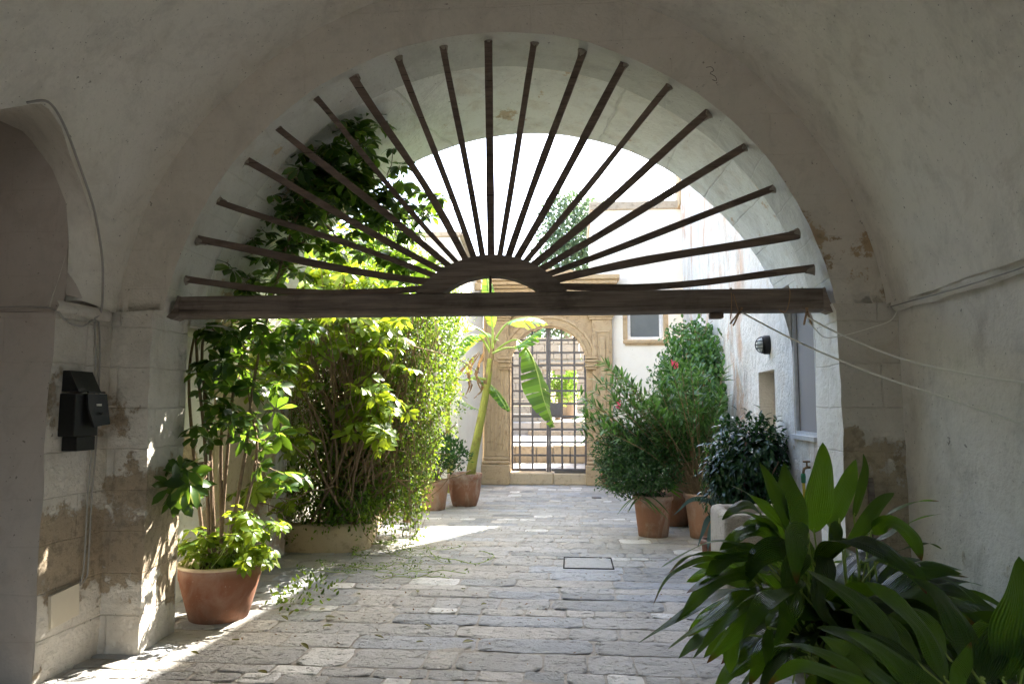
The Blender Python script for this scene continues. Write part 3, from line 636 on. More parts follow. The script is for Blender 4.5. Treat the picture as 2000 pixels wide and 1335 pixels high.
for dz in (-.035, 0, .035): mb.tube([(1.885-.066*math.sin(math.pi*i/8), LP[1]+.06*math.cos(math.pi*i/8), LP[2]+dz) for i in range(9)], .004, 5)
mb.tube([(1.885-.07*math.sin(math.pi*i/8), LP[1], LP[2]+.08*math.cos(math.pi*i/8)) for i in range(9)], .005, 5); mb.build('lamp_cage', M['black'], t, True)

# ---------------------------------------------------------------- cream house beyond, with small window
WB = thing('cream_house', 'smooth cream rendered house with weathered stone coping beside the portal', 'house', (1.4, 15.4, 0))
YF = 15.4
x0, x1, z1 = .46, 2.9, 5.88; wxa, wxb, wza, wzb = 1.20, 1.95, 3.06, 3.70
mb = MB()
for (a, c, d, e) in [(x0, wxa, 0, z1), (wxb, x1, 0, z1), (wxa, wxb, 0, wza), (wxa, wxb, wzb, z1)]: mb.quad((a, YF, d), (c, YF, d), (c, YF, e), (a, YF, e), 6, 6)
mb.quad((x0, YF+3, 0), (x0, YF, 0), (x0, YF, z1), (x0, YF+3, z1)); mb.quad((x0, YF+.01, z1), (x1, YF+.01, z1), (x1, YF+3, z1), (x0, YF+3, z1))
mb.quad((wxa, YF, wza), (wxa, YF+.22, wza), (wxa, YF+.22, wzb), (wxa, YF, wzb)); mb.quad((wxb, YF+.22, wza), (wxb, YF, wza), (wxb, YF, wzb), (wxb, YF+.22, wzb))
mb.quad((wxa, YF, wzb), (wxb, YF, wzb), (wxb, YF+.22, wzb), (wxa, YF+.22, wzb)); mb.build('wall', M['white'], WB)
mb = MB(); mb.box((x0-.05, YF-.06, z1+.002), (2.32, YF+.3, z1+.19), .02); mb.box((x0-.05, YF+.3, z1+.002), (x0+.3, YF+3, z1+.19), .02); mb.build('coping', M['capst'], WB)
wv = MB().box((wxa+.07, YF+.12, wza+.07), (wxb-.07, YF+.13, wzb-.0)).build('window', M['glassy'], WB)
mb = MB(); fw = .07
for (a, c, d, e) in [(wxa, wxa+fw, wza, wzb), (wxb-fw, wxb, wza, wzb), (wxa+fw, wxb-fw, wza, wza+fw)]: mb.box((a+.002, YF+.08, d+.002), (c-.002, YF+.16, e-.002), .008)
mb.build('window_frame', M['alu'], wv)
mb = MB(); mb.box((wxa-.10, YF-.07, wza-.09), (wxb+.10, YF+.02, wza-.005), .02); mb.box((wxa-.06, YF-.035, wza-.13), (wxb+.06, YF+.0, wza-.092), .01); mb.build('sill', M['lime'], wv)
mb = MB(); mb.box((wxb+.003, YF-.015, wza), (wxb+.11, YF+.03, wzb+.1), .01); mb.box((wxa-.10, YF-.015, wza), (wxa-.003, YF+.03, wzb+.1), .01); mb.box((wxa-.10, YF-.014, wzb+.1), (wxb+.11, YF+.03, wzb+.21), .01); mb.build('surround', M['lime'], wv)

# ---------------------------------------------------------------- carved stone portal
PT = thing('stone_portal', 'carved golden limestone portal with pilasters and round arch around the iron gate', 'portal', (-.5, 15.3, 0))
YP = 15.30
ax, az_, ar = -.495, 2.56, .81          # arch of the opening
lx, rx = ax-ar, ax+ar
def facewall(mb, y, x0, x1, z0, z1, cx, cz, r, n=32):
    arc = arcpts(cx, cz, r, math.pi, 0, n)
    for (a, b2) in zip(arc, arc[1:]): mb.V += [(a[0], y, a[1]), (b2[0], y, b2[1]), (b2[0], y, z1), (a[0], y, z1)]; k = len(mb.V); mb.F.append((k-4, k-3, k-2, k-1))
    mb.quad((x0, y, cz), (cx-r, y, cz), (cx-r, y, z1), (x0, y, z1)); mb.quad((cx+r, y, cz), (x1, y, cz), (x1, y, z1), (cx+r, y, z1))
    mb.quad((x0, y, z0), (cx-r, y, z0), (cx-r, y, cz), (x0, y, cz)); mb.quad((cx+r, y, z0), (x1, y, z0), (x1, y, cz), (cx+r, y, cz))
    mb.grid(lambda u, v: (cx-r*math.cos(math.pi*u), y+.45*v, cz+r*math.sin(math.pi*u)), n, 2)
    mb.quad((cx-r, y, z0), (cx-r, y+.45, z0), (cx-r, y+.45, cz), (cx-r, y, cz)); mb.quad((cx+r, y+.45, z0), (cx+r, y, z0), (cx+r, y, cz), (cx+r, y+.45, cz))
mb = MB(); facewall(mb, YP+.05, -1.9, .87, 0, 4.0, ax, az_, ar); mb.build('wall', M['lime'], PT)
# archivolt: moulded band round the arch
mb = MB(); pr = [(0.0, 0.0), (0.0, -.045), (.05, -.06), (.06, -.035), (.15, -.035), (.16, -.07), (.21, -.07), (.215, 0)]
mb.grid(lambda u, v: (ax-(ar+pr[int(round(v*7))][0])*math.cos(math.pi*u), YP+.048+pr[int(round(v*7))][1], az_+(ar+pr[int(round(v*7))][0])*math.sin(math.pi*u)), 40, 7); mb.build('archivolt', M['lime'], PT)
for sx, (pa, pb) in ((-1, (-1.88, -1.31)), (1, (.32, .87))):
    mb = MB(); mb.box((pa-.04, YP-.14, 0), (pb+.0, YP+.05, .42), .02); mb.box((pa-.02, YP-.12, .422), (pb-.01, YP+.05, .50), .03); mb.box((pa, YP-.085, .502), (pb-.02, YP+.05, .58), .025); mb.build('plinth', M['lime'], PT)
    mb = MB()
    if sx < 0:
        mb.box((pa+.02, YP-.05, .582), (pb-.03, YP+.05, 3.48), .01)
        for k in range(5): xx = pa+.09+k*.085; mb.tube([(xx, YP-.052, .72), (xx, YP-.052, 2.5)], .02, 8)
        mb.box((pa+.05, YP-.07, 2.6), (pb-.06, YP-.045, 3.4), .02)
    else:
        mb.box((pa+.12, YP-.05, .582), (pb-.01, YP+.05, 3.48), .01)
        for xx in (pa+.19, pb-.09): mb.box((xx, YP-.075, .75), (xx+.03, YP-.048, 3.2), .008)
        mb.box((pa+.19, YP-.0752, 3.202), (pb-.06, YP-.048, 3.24), .008); mb.box((pa+.27, YP-.085, .80), (pb-.15, YP-.048, 3.1), .02)
    mb.build('pilaster', M['lime'], PT)
    mb = MB(); c0 = (pb-.25, pb+.0) if sx < 0 else (pa-.02, pa+.2)
    for k, (dz, ex) in enumerate([(2.42, .0), (2.47, .03), (2.52, .015), (2.57, .05), (2.64, .02)]): mb.box((c0[0]-ex*.4-.001*k, YP-.10-ex, dz), (c0[1]+ex*.9, YP+.045, dz+.048), .008)
    mb.build('impost', M['lime'], PT)
    mb = MB()
    for k, (dz, ex, h_) in enumerate([(3.482, .0, .05), (3.534, .03, .04), (3.576, .06, .06)]): mb.box((pa+.06-ex, YP-.08-ex, dz), (pb+ex, YP+.04, dz+h_), .008)
    mb.build('capital', M['lime'], PT)
mb = MB()
for dz, ex, h_ in [(3.64, .0, .30), (3.942, .06, .08), (4.024, .02, .14), (4.166, .10, .06), (4.228, .18, .08), (4.31, .24, .10)]: mb.box((-1.98-ex*.6, YP-.06-ex, dz), (.84+ex*.75, YP+.3, dz+h_), .012)
mb.build('entablature', M['lime'], PT)
mb = MB(); mb.extr([(-1.5, 4.412), (.55, 4.412), (-.1, 4.58), (-.9, 4.58)], 1, YP-.1, YP+.3); mb.build('pediment', M['lime'], PT)
t = thing('doorstep', 'broad worn stone doorstep under the iron gate', 'step', (-.5, 15.3, 0)); mb = MB(); mb.box((-1.33, YP-.06, 0), (-.40, 15.72, .245), .02); mb.box((-.395, YP-.065, 0), (.34, 15.72, .24), .02); mb.build('step_stone', M['planter'], t)
# iron gate
GT = thing('iron_gate', 'tall grey iron lattice gate with central post and lock plate', 'gate', (-.5, 15.55, .25)); yg = 15.55
mb = MB(); zb = .30
def ztop(x): d = ar*ar-(x-ax)**2; return az_+math.sqrt(max(0, d))-.01
nb_x = [lx+.02+.26*1, lx+.02+.26*2, ax+.30, ax+.55]
xs_ = [-1.285, -1.125, -.85, -.215, .06, .29]
for x in xs_: mb.box((x-.021, yg-.012, zb), (x+.021, yg+.012, max(zb+1, min(ztop(x), 3.36))), .003)
mb.build('upright_bars', M['gate'], GT)
mb = MB(); zc = .60; 
while zc < 3.3:
    hw = ar-.01 if zc < az_ else math.sqrt(max(.01, ar*ar-(zc-az_)**2))-.01
    mb.box((ax-hw, yg-.028, zc-.022), (ax-.055, yg-.013, zc+.022), .003); mb.box((ax+.045, yg-.028, zc-.022), (ax+hw, yg-.013, zc+.022), .003); zc += .275
mb.box((lx+.01, yg-.03, zb-.03), (ax-.06, yg+.01, zb+.02), .004); mb.box((ax+.05, yg-.03, zb-.03), (rx-.01, yg+.01, zb+.02), .004); mb.build('cross_bars', M['gate'], GT)
mb = MB(); mb.box((ax-.052, yg-.035, zb-.05), (ax-.003, yg+.02, 3.34), .006); mb.box((ax+.0, yg-.035, zb-.05), (ax+.044, yg+.02, 3.34), .006); mb.build('centre_post', M['gate'], GT)
mb = MB(); mb.box((ax-.36, yg-.040, 1.445), (ax+.285, yg-.0365, 1.72), .001); mb.build('lock_plate', M['gate'], GT)

# ---------------------------------------------------------------- left side walls of the courtyard
t = thing('garden_wall', 'sunlit cream wall with stone coping behind the banana plants', 'wall', (-3, 13.5, 0))
mb = MB(); mb.quad((-7, 13.5, 0), (-2.14, 13.5, 0), (-2.14, 13.5, 4.9), (-7, 13.5, 4.9), 12, 10, .006); mb.quad((-2.14, 13.5, 0), (-1.90, 15.3, 0), (-1.90, 15.3, 4.0), (-2.14, 13.5, 4.9), 8, 8, .004)
mb.quad((-7, 13.5, 4.9), (-2.14, 13.5, 4.9), (-2.2, 15.3, 4.8), (-7, 15.3, 4.8)); mb.build('wall', M['white'], t, True)
mb = MB(); mb.box((-7, 13.42, 4.9), (-2.12, 13.75, 5.0), .015); mb.bar((-2.12, 13.5, 4.97), (-1.9, 15.25, 4.06), .16, .10, (0, 0, 1), ch=.01); mb.build('coping', M['capst'], t)
mb = MB()
for k, z in enumerate((4.05, 3.0, 2.6)): mb.box((-2.03, 14.6+.2*k, z), (-1.86, 14.75+.2*k, z+.14), .01)
mb.build('bracket', M['lime'], t)
t = thing('garden_wall', 'lower cream side wall with sandy door behind the potted schefflera', 'wall', (-3.25, 9, 0))
mb = MB(); mb.quad((-3.27, 5.1, 0), (-3.30, 13.5, 0), (-3.30, 13.5, 3.0), (-3.27, 5.1, 2.7), 40, 14, .02); mb.box((-3.7, 5.1, 0), (-3.36, 13.5, 2.65)); mb.build('wall', M['garden'], t, True)
mb = MB(); mb.box((-3.5, 6.35, 0), (-3.225, 7.2, 1.9), .02); mb.build('door', M['planter'], t)
t = thing('buttress', 'narrow grey limewashed buttress behind the leaves left of the creeper', 'wall', (-3.2, 7.45, 0)); mb = MB(); mb.box((-3.33, 7.3, 0), (-3.12, 7.75, 2.55), .03); mb.build('wall', M['court'], t)

# ---------------------------------------------------------------- beyond the gate
t = thing('ruined_wall', 'ruined limestone garden wall with doorway seen through the gate', 'wall', (-.4, 27, 1.1)); mb = MB()
rr = random.Random(9)
def blockwall(mb, x0, x1, z0, z1, y, dp, hole=None):
    z = z0
    while z < z1-.05:
        h_ = rr.uniform(.26, .34); x = x0-rr.random()*.4
        while x < x1:
            wd = rr.uniform(.4, .75); xm = x+wd/2; top = min(z+h_, z1+.15*noise.noise(Vector((x, 0, 0))))
            if not (hole and hole[0]-.1 < xm < hole[1]+.1 and z+h_*.5 < hole[2]):
                a, c = x, x+wd
                if hole and z < hole[2]:
                    if a < hole[0] < c: c = hole[0]
                    if a < hole[1] < c: a = hole[1]
                if c-a > .05: mb.box((a+.006, y+rr.uniform(-.02, .02), z+.005), (c-.006, y+dp, top-.005), .015)
            x += wd
        z += h_
blockwall(mb, -5, 5, 1.1, 4.3, 27, .5, (-.90, .18, 3.0)); mb.build('wall', M['lime2'], t)
mb = MB(); mb.box((-1.1, 26.9, 3.04), (.4, 27.52, 3.26), .02); mb.box((-1.2, 26.86, 3.262), (.5, 27.5, 3.36), .02); mb.build('lintel', M['lime2'], t)
t = thing('rubble_wall', 'tall block side wall seen through the left leaf of the gate', 'wall', (-1.9, 20, .3)); mb = MB()
for z in [ .3+.35*i for i in range(9)]:
    y = 16.2+rr.random()*.3
    while y < 24: wd = rr.uniform(.5, .9); mb.box((-3.2, y, z), (-1.95+rr.uniform(-.02, .02)-.02*(y-16), y+wd-.012, z+.34), .02); y += wd
mb.build('wall', M['lime2'], t)
def tree(name, label, c, r, n, mat, base, sz=.16, group=None, trunk_r=.14):
    t = thing(name, label, 'tree', base, group); parts = []
    for k in range(7):
        cc = np.array(c)+rdir(1)[0]*np.array(r)*.45; P, D = shell(cc, np.array(r)*rng.uniform(.4, .62), n//7, .4, 1.1, .3)
        parts.append(scatter(leaf_tpl(1, .45, 2, .1, .2), P, nrm(D*.6+rdir(len(P))), nrm(rdir(len(P))+np.array([0, 0, 1.0])), rng.uniform(.6, 1.3, len(P))*sz))
    leaves('crown', parts, mat, t); mb = MB(); mb.tube(curve(base, c, 0, 6, .1), [trunk_r*(1-.1*i) for i in range(7)], 8)
    for k in range(6): mb.tube(curve(np.array(base)*.35+np.array(c)*.65, np.array(c)+rdir(1)[0]*np.array(r)*.7, 0, 4, .1), [.06, .05, .04, .03, .015], 5)
    mb.build('trunk', M['bark'], t, True)
GTR = 'trees beyond the courtyard'
tree('evergreen_tree', 'tall grey green evergreen tree rising behind the portal beside the cream house', (-.2, 34, 9.0), (2.9, 2, 3.2), 9000, M['far'], (-.2, 34, 1.1), .22, GTR, .3)
tree('evergreen_tree', 'dark grey green tree above the ruined wall in the top of the gate arch', (-1.3, 30, 5.6), (2.6, 1.4, 1.5), 4500, M['far'], (-1.3, 30, 1.1), .2, GTR)
tree('garden_tree', 'bright yellow green tree seen through the doorway of the ruined wall', (-.6, 31, 2.7), (1.5, 1, 1.3), 4000, M['farg'], (-.6, 31, 1.1), .14, GTR)
tree('garden_tree', 'small sunlit citrus tree at upper left behind the gate bars', (-1.5, 20, 4.4), (.7, .8, .8), 2500, M['farg'], (-2.2, 20, .7), .11, GTR)
tree('garden_tree', 'sunlit tree crown showing over the cream wall at left', (-4.8, 17, 5.0), (1.6, 1.5, 1.3), 4000, M['farg'], (-4.8, 17, 0), .15, GTR)

# ================================================================== OBJECTS
# ---- fanlight of wooden battens
FL = thing('fanlight', 'dark wooden fan of battens on a heavy beam filling the archway', 'fanlight', (-.54, 4.74, 2.3))
yb0, yb1 = 4.67, 4.82
mb = MB(); nbx = 40
prof = [(yb0, 2.228), (yb0+.012, 2.222), (yb1-.01, 2.222), (yb1, 2.23), (yb1, 2.358), (yb1-.01, 2.366), (yb0+.01, 2.366), (yb0, 2.356), (yb0, 2.262), (yb0-.008, 2.255), (yb0-.008, 2.234)]
def bf(u, v):
    x = -2.69+4.31*u; p = prof[int(round(v*11)) % 11]; return (x+ (0.02 if p[1] < 2.25 else 0)*(2*u-1), p[0]+.004*noise.noise(Vector((x*2, p[1]*9, 0))), p[1]+.004*noise.noise(Vector((x*1.7, 3, p[1]*5))))
mb.grid(bf, nbx, 11)
mb.build('beam', M['wood'], FL)
for s_, xe in ((-1, -2.68), (1, 1.60)): # flared broken ends let into the jambs
    mb = MB(); mb.extr([(xe, 2.225), (xe+s_*.05, 2.205), (xe+s_*.085, 2.222), (xe+s_*.04, 2.27), (xe+s_*.01, 2.37), (xe, 2.36)], 1, yb0-.01, yb1-.04); mb.build('beam_end', M['wood'], FL)
tips = [(372, 547), (395, 473), (435, 394), (488, 319), (547, 252), (617, 195), (696, 150), (782, 121), (868, 99), (954, 90), (1042, 94), (1135, 108), (1217, 131), (1302, 176), (1378, 228), (1447, 293), (1502, 372), (1550, 456), (1580, 528)]
for i, tp in enumerate(tips):
    p1 = at(tp[0], tp[1], 4.72); ph = math.radians(137-(94/18)*i); p0 = np.array([-.535+.60*math.cos(ph), 4.735, 2.0+.60*math.sin(ph)])
    d = nrm(p1-p0); p1 = p1+d*.03; nn = 10; bow = 0.0
    if i == 0: bow = -.055
    if i == 18: bow = -.03
    pr_ = np.cross(d, [0, 1, 0]); V = []; F = []
    kink = rng.normal()*.012
    for k in range(nn+1):
        u = k/nn; c = p0*(1-u)+p1*u; c = c+np.array([0, 0, bow*math.sin(math.pi*u)])+pr_*kink*math.sin(math.pi*u*1.5)
        wd = (.040+.006*u+.006*math.sin(i*2.3))*.5*(1+.16*noise.noise(Vector((i*3.1, u*5, 0)))+.05*rng.normal()*(i % 3 == 0)*.3); th = .017
        for a, b2 in ((-1, -1), (1, -1), (1, 1), (-1, 1)): V.append(tuple(c+pr_*wd*a+np.array([0, th*b2, 0])))
    for k in range(nn):
        for j in range(4): F.append((k*4+j, k*4+(j+1) % 4, (k+1)*4+(j+1) % 4, (k+1)*4+j))
    F += [(3, 2, 1, 0), (nn*4, nn*4+1, nn*4+2, nn*4+3)]
    mesh('batten', V, F, M['woodz'], FL, False)
    mb = MB(); e_ = p1-d*.055; mb.grid(lambda u, v: e_+d*.06*v+(pr_*math.cos(2*math.pi*u)*.75+np.array([0, 1.0, 0])*math.sin(2*math.pi*u)*.6)*(.024+.022*v**2), 10, 4, .008, 14); mb.build('tip_sleeve', M['patch'], FL, True)  # rough dark brown sleeve round the outer tip of each batten
mb = MB(); n = 36
def hb(u, v):
    po = (-.53+.632*math.cos(math.radians(143-106*u)), 1.988+.632*math.sin(math.radians(143-106*u))); pi_ = (-.535+.51*math.cos(math.radians(128.5-77*u)), 1.970+.51*math.sin(math.radians(128.5-77*u)))
    q = [(0, pi_), (1, pi_), (1, po), (0, po)][int(round(v*4)) % 4]; return (q[1][0], 4.675+(.125 if q[0] else 0), q[1][1])
mb.grid(hb, n, 4); mb.build('hub', M['wood'], FL)
MB().box((-.545, 4.70, 2.36), (-.529, 4.72, 2.50), .002).build('hub_rod', M['woodz'], FL)
MB().box((.905, 4.73, 2.185), (.99, 4.80, 2.222), .004).build('wood_block', M['woodz'], FL)

# ---- clothes lines, pegs
def dens(P, n=30):
    P = [Vector(p) for p in P]; o = []
    for i in range(len(P)-1):
        p0 = P[max(i-1, 0)]; p1 = P[i]; p2 = P[i+1]; p3 = P[min(i+2, len(P)-1)]
        for k in range(n):
            t = k/n; o.append(.5*((2*p1)+(-p0+p2)*t+(2*p0-5*p1+4*p2-p3)*t*t+(-p0+3*p1-3*p2+p3)*t**3))
    o.append(P[-1]); return o
GL = 'clothes lines tied to the beam'
def rope(label, pts, r=.0052): mb = MB(); mb.tube(dens([at(*p) for p in pts], 10), r, 6); return tag(mb.build('clothes_line', M['rope'], None, True), label, 'rope', GL)
rope('lower sagging white clothes line running from the left peg to the right wall', [(1445, 608, 4.64), (1560, 668, 4.2), (1700, 727, 3.8), (1850, 778, 3.3), (2000, 828, 2.82)])
rope('upper taut white clothes line running from the right peg to the right wall', [(1575, 618, 4.64), (1640, 652, 4.3), (1760, 700, 3.8), (1900, 732, 3.2), (2010, 748, 2.8)])
rope('loose white rope end drooping beside the right peg across the jamb', [(1578, 628, 4.62), (1590, 640, 4.6), (1610, 658, 4.58), (1642, 656, 4.56), (1700, 640, 4.585), (1740, 625, 4.585), (1755, 600, 4.55)], .003)
GK = 'twine loops round the beam'
for lab, pts in [('brown twine loop hanging round the beam above the left peg', [(1426, 562, 4.70), (1429, 580, 4.655), (1428, 612, 4.655), (1426, 622, 4.70)]), ('slanting brown twine from beam top to left peg', [(1428, 562, 4.70), (1436, 585, 4.652), (1440, 600, 4.652), (1446, 614, 4.65)]), ('brown twine loop hanging under the beam near its right end', [(1540, 560, 4.70), (1543, 570, 4.655), (1541, 590, 4.655), (1536, 606, 4.65), (1528, 609, 4.64), (1522, 604, 4.65)])]:
    mb = MB(); mb.tube(dens([at(*p) for p in pts], 8), .0032, 6); tag(mb.build('twine_loop', M['twine'], None, True), lab, 'twine', GK)
for k, (c, d1, d2, lab) in enumerate([((1446, 606), (-20, 26), (-14, 30), 'left wooden clothes peg slanting on the line below the beam'), ((1576, 606), (-6, 28), (9, 28), 'right wooden clothes peg hanging upright at the end of the beam')]):
    t = thing('clothes_peg', lab, 'clothes peg', tuple(at(c[0], c[1], 4.62)), 'wooden clothes pegs')
    for d in (d1, d2): mb = MB(); mb.bar(at(c[0]-d[0]*.2, c[1]-d[1]*.2, 4.62), at(c[0]+d[0], c[1]+d[1], 4.62), .010, .014, (0, 1, 0), ch=.002); mb.build('peg_half', M['twine'], t)
    mb = MB(); q = at(c[0], c[1]+4, 4.615); mb.tube([tuple(q+np.array([.009*math.cos(a), .012*math.sin(a)-.004, .003*math.sin(a*3)])) for a in np.linspace(0, 6.3, 12)], .0016, 5); mb.build('peg_spring', M['black'], t)

# ---- black meter box on left corner, cables, cover plate
bx = thing('wall_telephone_box', 'black metal wall box with slanted top and hinged flap on the left pier', 'wall box', (-3.0, 4.3, 1.6))
q0 = (-3.085, 4.13, 1.44); q1 = (-2.99, 4.36, 1.83)
mb = MB(); mb.box((-3.10, 4.12, 1.43), (-2.995, 4.34, 1.69), .004); mb.build('case', M['black'], bx)
mb = MB(); mb.extr([(-3.10, 1.83), (-3.05, 1.83), (-2.985, 1.702), (-3.10, 1.702)], 1, 4.13, 4.34); mb.build('hood', M['black'], bx)
mb = MB(); mb.bar((-2.985, 4.37, 1.70), (-2.975, 4.21, 1.70), .01, .01, (0, 0, 1)); mb.extr([(4.20, 1.69), (4.37, 1.69), (4.38, 1.50), (4.24, 1.485), (4.20, 1.6)], 0, -2.985, -2.97)
for v in range(len(mb.V)): x, y, z = mb.V[v]; mb.V[v] = (x+.13*(1.69-z)+.06*(y-4.3), y, z)
fl = mb.build('flap', M['black'], bx); MB().box((-2.966, 4.27, 1.615), (-2.956, 4.31, 1.628)).build('label_plate', M['label'], fl)
MB().tube([(-2.955, 4.28, 1.575), (-2.94, 4.29, 1.565), (-2.94, 4.305, 1.565), (-2.95, 4.315, 1.575)], .004, 6).build('flap_handle', M['black'], fl)
mb = MB(); mb.box((-3.10, 4.16, 1.34), (-3.0, 4.33, 1.428), .004); mb.build('base_tray', M['black'], bx)
def wallx(px_, py_, x=-3.085): r_ = Fw+Rt*(px_-1000)/FPX-Up*(py_-667.5)/FPX; return tuple(np.array([0, 0, EYE])+r_*x/r_[0])
t = thing('conduit', 'pair of thin pale cables clipped down the left pier corner beside the black box', 'cable', (-3.08, 4.45, 1))
for dx in (-5, 3): MB().tube(dens([wallx(190+dx, 628), (wallx(192+dx, 700)), wallx(186+dx, 850), wallx(177+dx, 960), wallx(170+dx, 1090), wallx(166+dx, 1125), wallx(156+dx*.3, 1142)], 6), .0055, 6).build('cable', M['pvc'], t, True)
t = thing('wall_cable', 'cable looping along the ledge and up the groin of the left vault', 'cable', (-3.08, 4.2, 2.2))
MB().tube(dens([(-4.4, 4.02, 2.20), (-3.6, 4.015, 2.205), (-3.13, 4.015, 2.20), wallx(130, 628, -3.07), wallx(160, 637, -3.07), wallx(180, 625, -3.08), wallx(192, 628, -3.08)], 8), .006, 6).build('cable', M['pvc'], t, True)
gp = [tuple(np.array(p)+np.array([.03, -.02, -.015])) for p in groin[:9]]
MB().tube(dens([wallx(185, 622, -3.07)]+gp, 6), .007, 6).build('cable', M['pvc'], t, True)
t = MB(); t.bar(wallx(125, 1150, -3.088), wallx(125, 1213, -3.088), .245, .022, (1, 0, 0), ch=.002); tag(t.build('cover_plate', M['cover']), 'square cream cover plate screwed low on the left wall', 'cover plate')
# fixings and cable along the right cornice
mb = MB(); mb.tube(dens([(1.965+.006*math.sin(y*5), y, 2.215+.008*math.sin(y*3.1)) for y in np.linspace(-3, 4.55, 30)], 3), .004, 5); tag(mb.build('cornice_cable', M['pvc'], None, True), 'thin cable running under the rough cornice of the right wall', 'cable')
mb = MB(); mb.bar((1.82, 4.50, .02), (1.80, 4.575, 1.18), .034, .028, (0, 1, 0), ch=.004); tag(mb.build('wooden_post', M['wood']), 'thin wooden stake leaning on the right pier behind the plants', 'stake')

# ---- manhole frame, drain
t = thing('manhole_cover', 'square stone manhole cover with dark joint in the paving', 'manhole cover', (.15, 7.65, 0)); mb = MB()
for (a, b2, c, d) in [(-.10, 7.38, .41, 7.393), (-.10, 7.907, .41, 7.92), (-.10, 7.393, -.087, 7.907), (.397, 7.393, .41, 7.907)]: mb.box((a, b2, 0), (c, d, .0125), .002)
mb.build('cover_frame', M['joint'], t); MB().grid(lambda u, v: (-.083+.476*u, 7.397+.506*v, .013-.012*(u in (0, 1) or v in (0, 1))), 12, 12, .003, 8).build('cover_slab', M['slab'], t, True)
mb = MB(); mb.lathe([(0, .02), (.07, .02), (.085, .016), (.09, .0)], (.43, 13.14, 0), 24); tag(mb.build('drain_cover', M['gate']), 'small round iron drain cover near the far pots', 'drain cover')

# ---- pots
def pot_profile(rt, rb, h, lip=.02, liph=.05, belly=0.0):
    P = [(0, 0), (rb*.96, 0), (rb, .01)]
    for k in range(1, 9): t_ = k/8*.96; P.append((rb+(rt-lip-rb)*t_+belly*math.sin(math.pi*t_), .01+(h-liph-.01)*t_))
    P += [(rt-.004, h-liph), (rt, h-liph+.01), (rt, h-.01), (rt-.006, h), (rt-.024, h), (rt-.032, h-.01), (rt-.036, h-.07), (rb*.8, h-.12)]
    return P
def pot(t, c, rt, rb, h, mat, **kw):
    mb = MB(); mb.lathe(pot_profile(rt, rb, h, **kw), c, 48, .004); o = mb.build('pot', mat, t, True)
    mb = MB(); mb.lathe([(0, h-.055), (rt*.5, h-.05), (rt-.036, h-.062)], c, 32); mb.build('soil', M['soil'], t, True); return o
UMB = [umbrella_tpl(7+k, .125, .060, .35, .25, k) for k in range(3)]
def umbrellas(P, D, sc, tilt=.7):
    parts = []; n = len(P); k = rng.integers(0, 3, n)
    for j in range(3):
        m = k == j
        if m.sum() == 0: continue
        up = nrm(np.array(D)[m]*tilt+np.array([0, 0, 1.0])+rng.normal(size=(m.sum(), 3))*.35); x = rdir(m.sum())
        parts.append(scatter(UMB[j], np.array(P)[m], np.cross(up, x), up, np.array(sc)[m]))
    return parts

# ---- large pot with schefflera
pc = (-2.715, 5.47, 0.0)
SP = thing('potted_schefflera', 'tall variegated schefflera climbing to the arch from a wide brown pot', 'potted plant', pc)
mb = MB(); mb.lathe([(0, 0), (.20, 0), (.215, .012), (.25, .14), (.283, .26), (.292, .30), (.30, .318), (.303, .372), (.30, .40), (.31, .405)], pc, 56); mb.build('pot', M['plastic_pot'], SP, True)
mb = MB(); mb.lathe([(.31, .404), (.318, .412), (.316, .424), (.300, .428), (.287, .42), (.284, .35)], pc, 56); mb.build('pot_rim', M['rim'], SP, True)
mb = MB(); mb.lathe([(0, .37), (.15, .38), (.285, .36)], pc, 32); mb.build('soil', M['soil'], SP, True)
# (px, py, depth, spread px, count)
CL = [(655,225,5.5,28,8),(700,262,5.6,32,9),(640,290,5.6,34,10),(700,330,5.7,40,14),(752,372,5.8,36,10),(815,392,5.9,26,7),(585,318,5.6,34,9),(560,365,5.7,34,10),(620,352,5.7,36,12),(665,385,5.8,36,12),(735,420,5.9,36,10),(795,450,5.9,26,6),(520,420,5.7,36,10),(470,448,5.7,28,8),(448,500,5.7,30,9),(500,500,5.8,36,10),(560,455,5.8,34,9),(610,430,5.9,30,8),(655,468,6.0,34,8),(775,500,6.1,32,8),(815,525,6.1,26,7),(720,500,6.1,30,7),(540,520,5.8,34,8),(450,560,5.6,26,6),(500,575,5.7,30,6),
      (405,640,5.45,16,4),(440,660,5.5,28,8),(490,640,5.6,34,12),(545,640,5.8,34,12),(600,640,5.9,30,8),(455,700,5.5,30,7),(395,715,5.35,16,5),(430,760,5.5,28,9),(480,735,5.6,30,9),(525,700,5.8,28,7),(450,820,5.5,30,10),(495,800,5.6,28,4),(415,850,5.4,24,6),(530,770,5.8,28,6),(520,850,5.8,26,6),(350,910,5.12,24,8),(335,945,5.1,16,4),(375,950,5.2,22,6),(560,930,5.9,30,6),(500,905,5.6,24,4)]
P = []; 
for (x, y, d, s_, n) in CL:
    for _ in range(int(n*(1.5 if y < 590 else .95))): P.append(at(x+rng.normal()*s_*(.8 if y < 590 else .62), y+rng.normal()*s_*(.8 if y < 590 else .62), d-.12+rng.normal()*.15))
P = np.array(P); P[:, 0] = np.maximum(P[:, 0], -2.93-.0*P[:, 0])
cen = np.array([-2.3, 5.7, 2.5]); D = nrm(P-cen)*.4
leaves('foliage', umbrellas(P, D, rng.uniform(.72, 1.2, len(P))), M['sch'], SP)
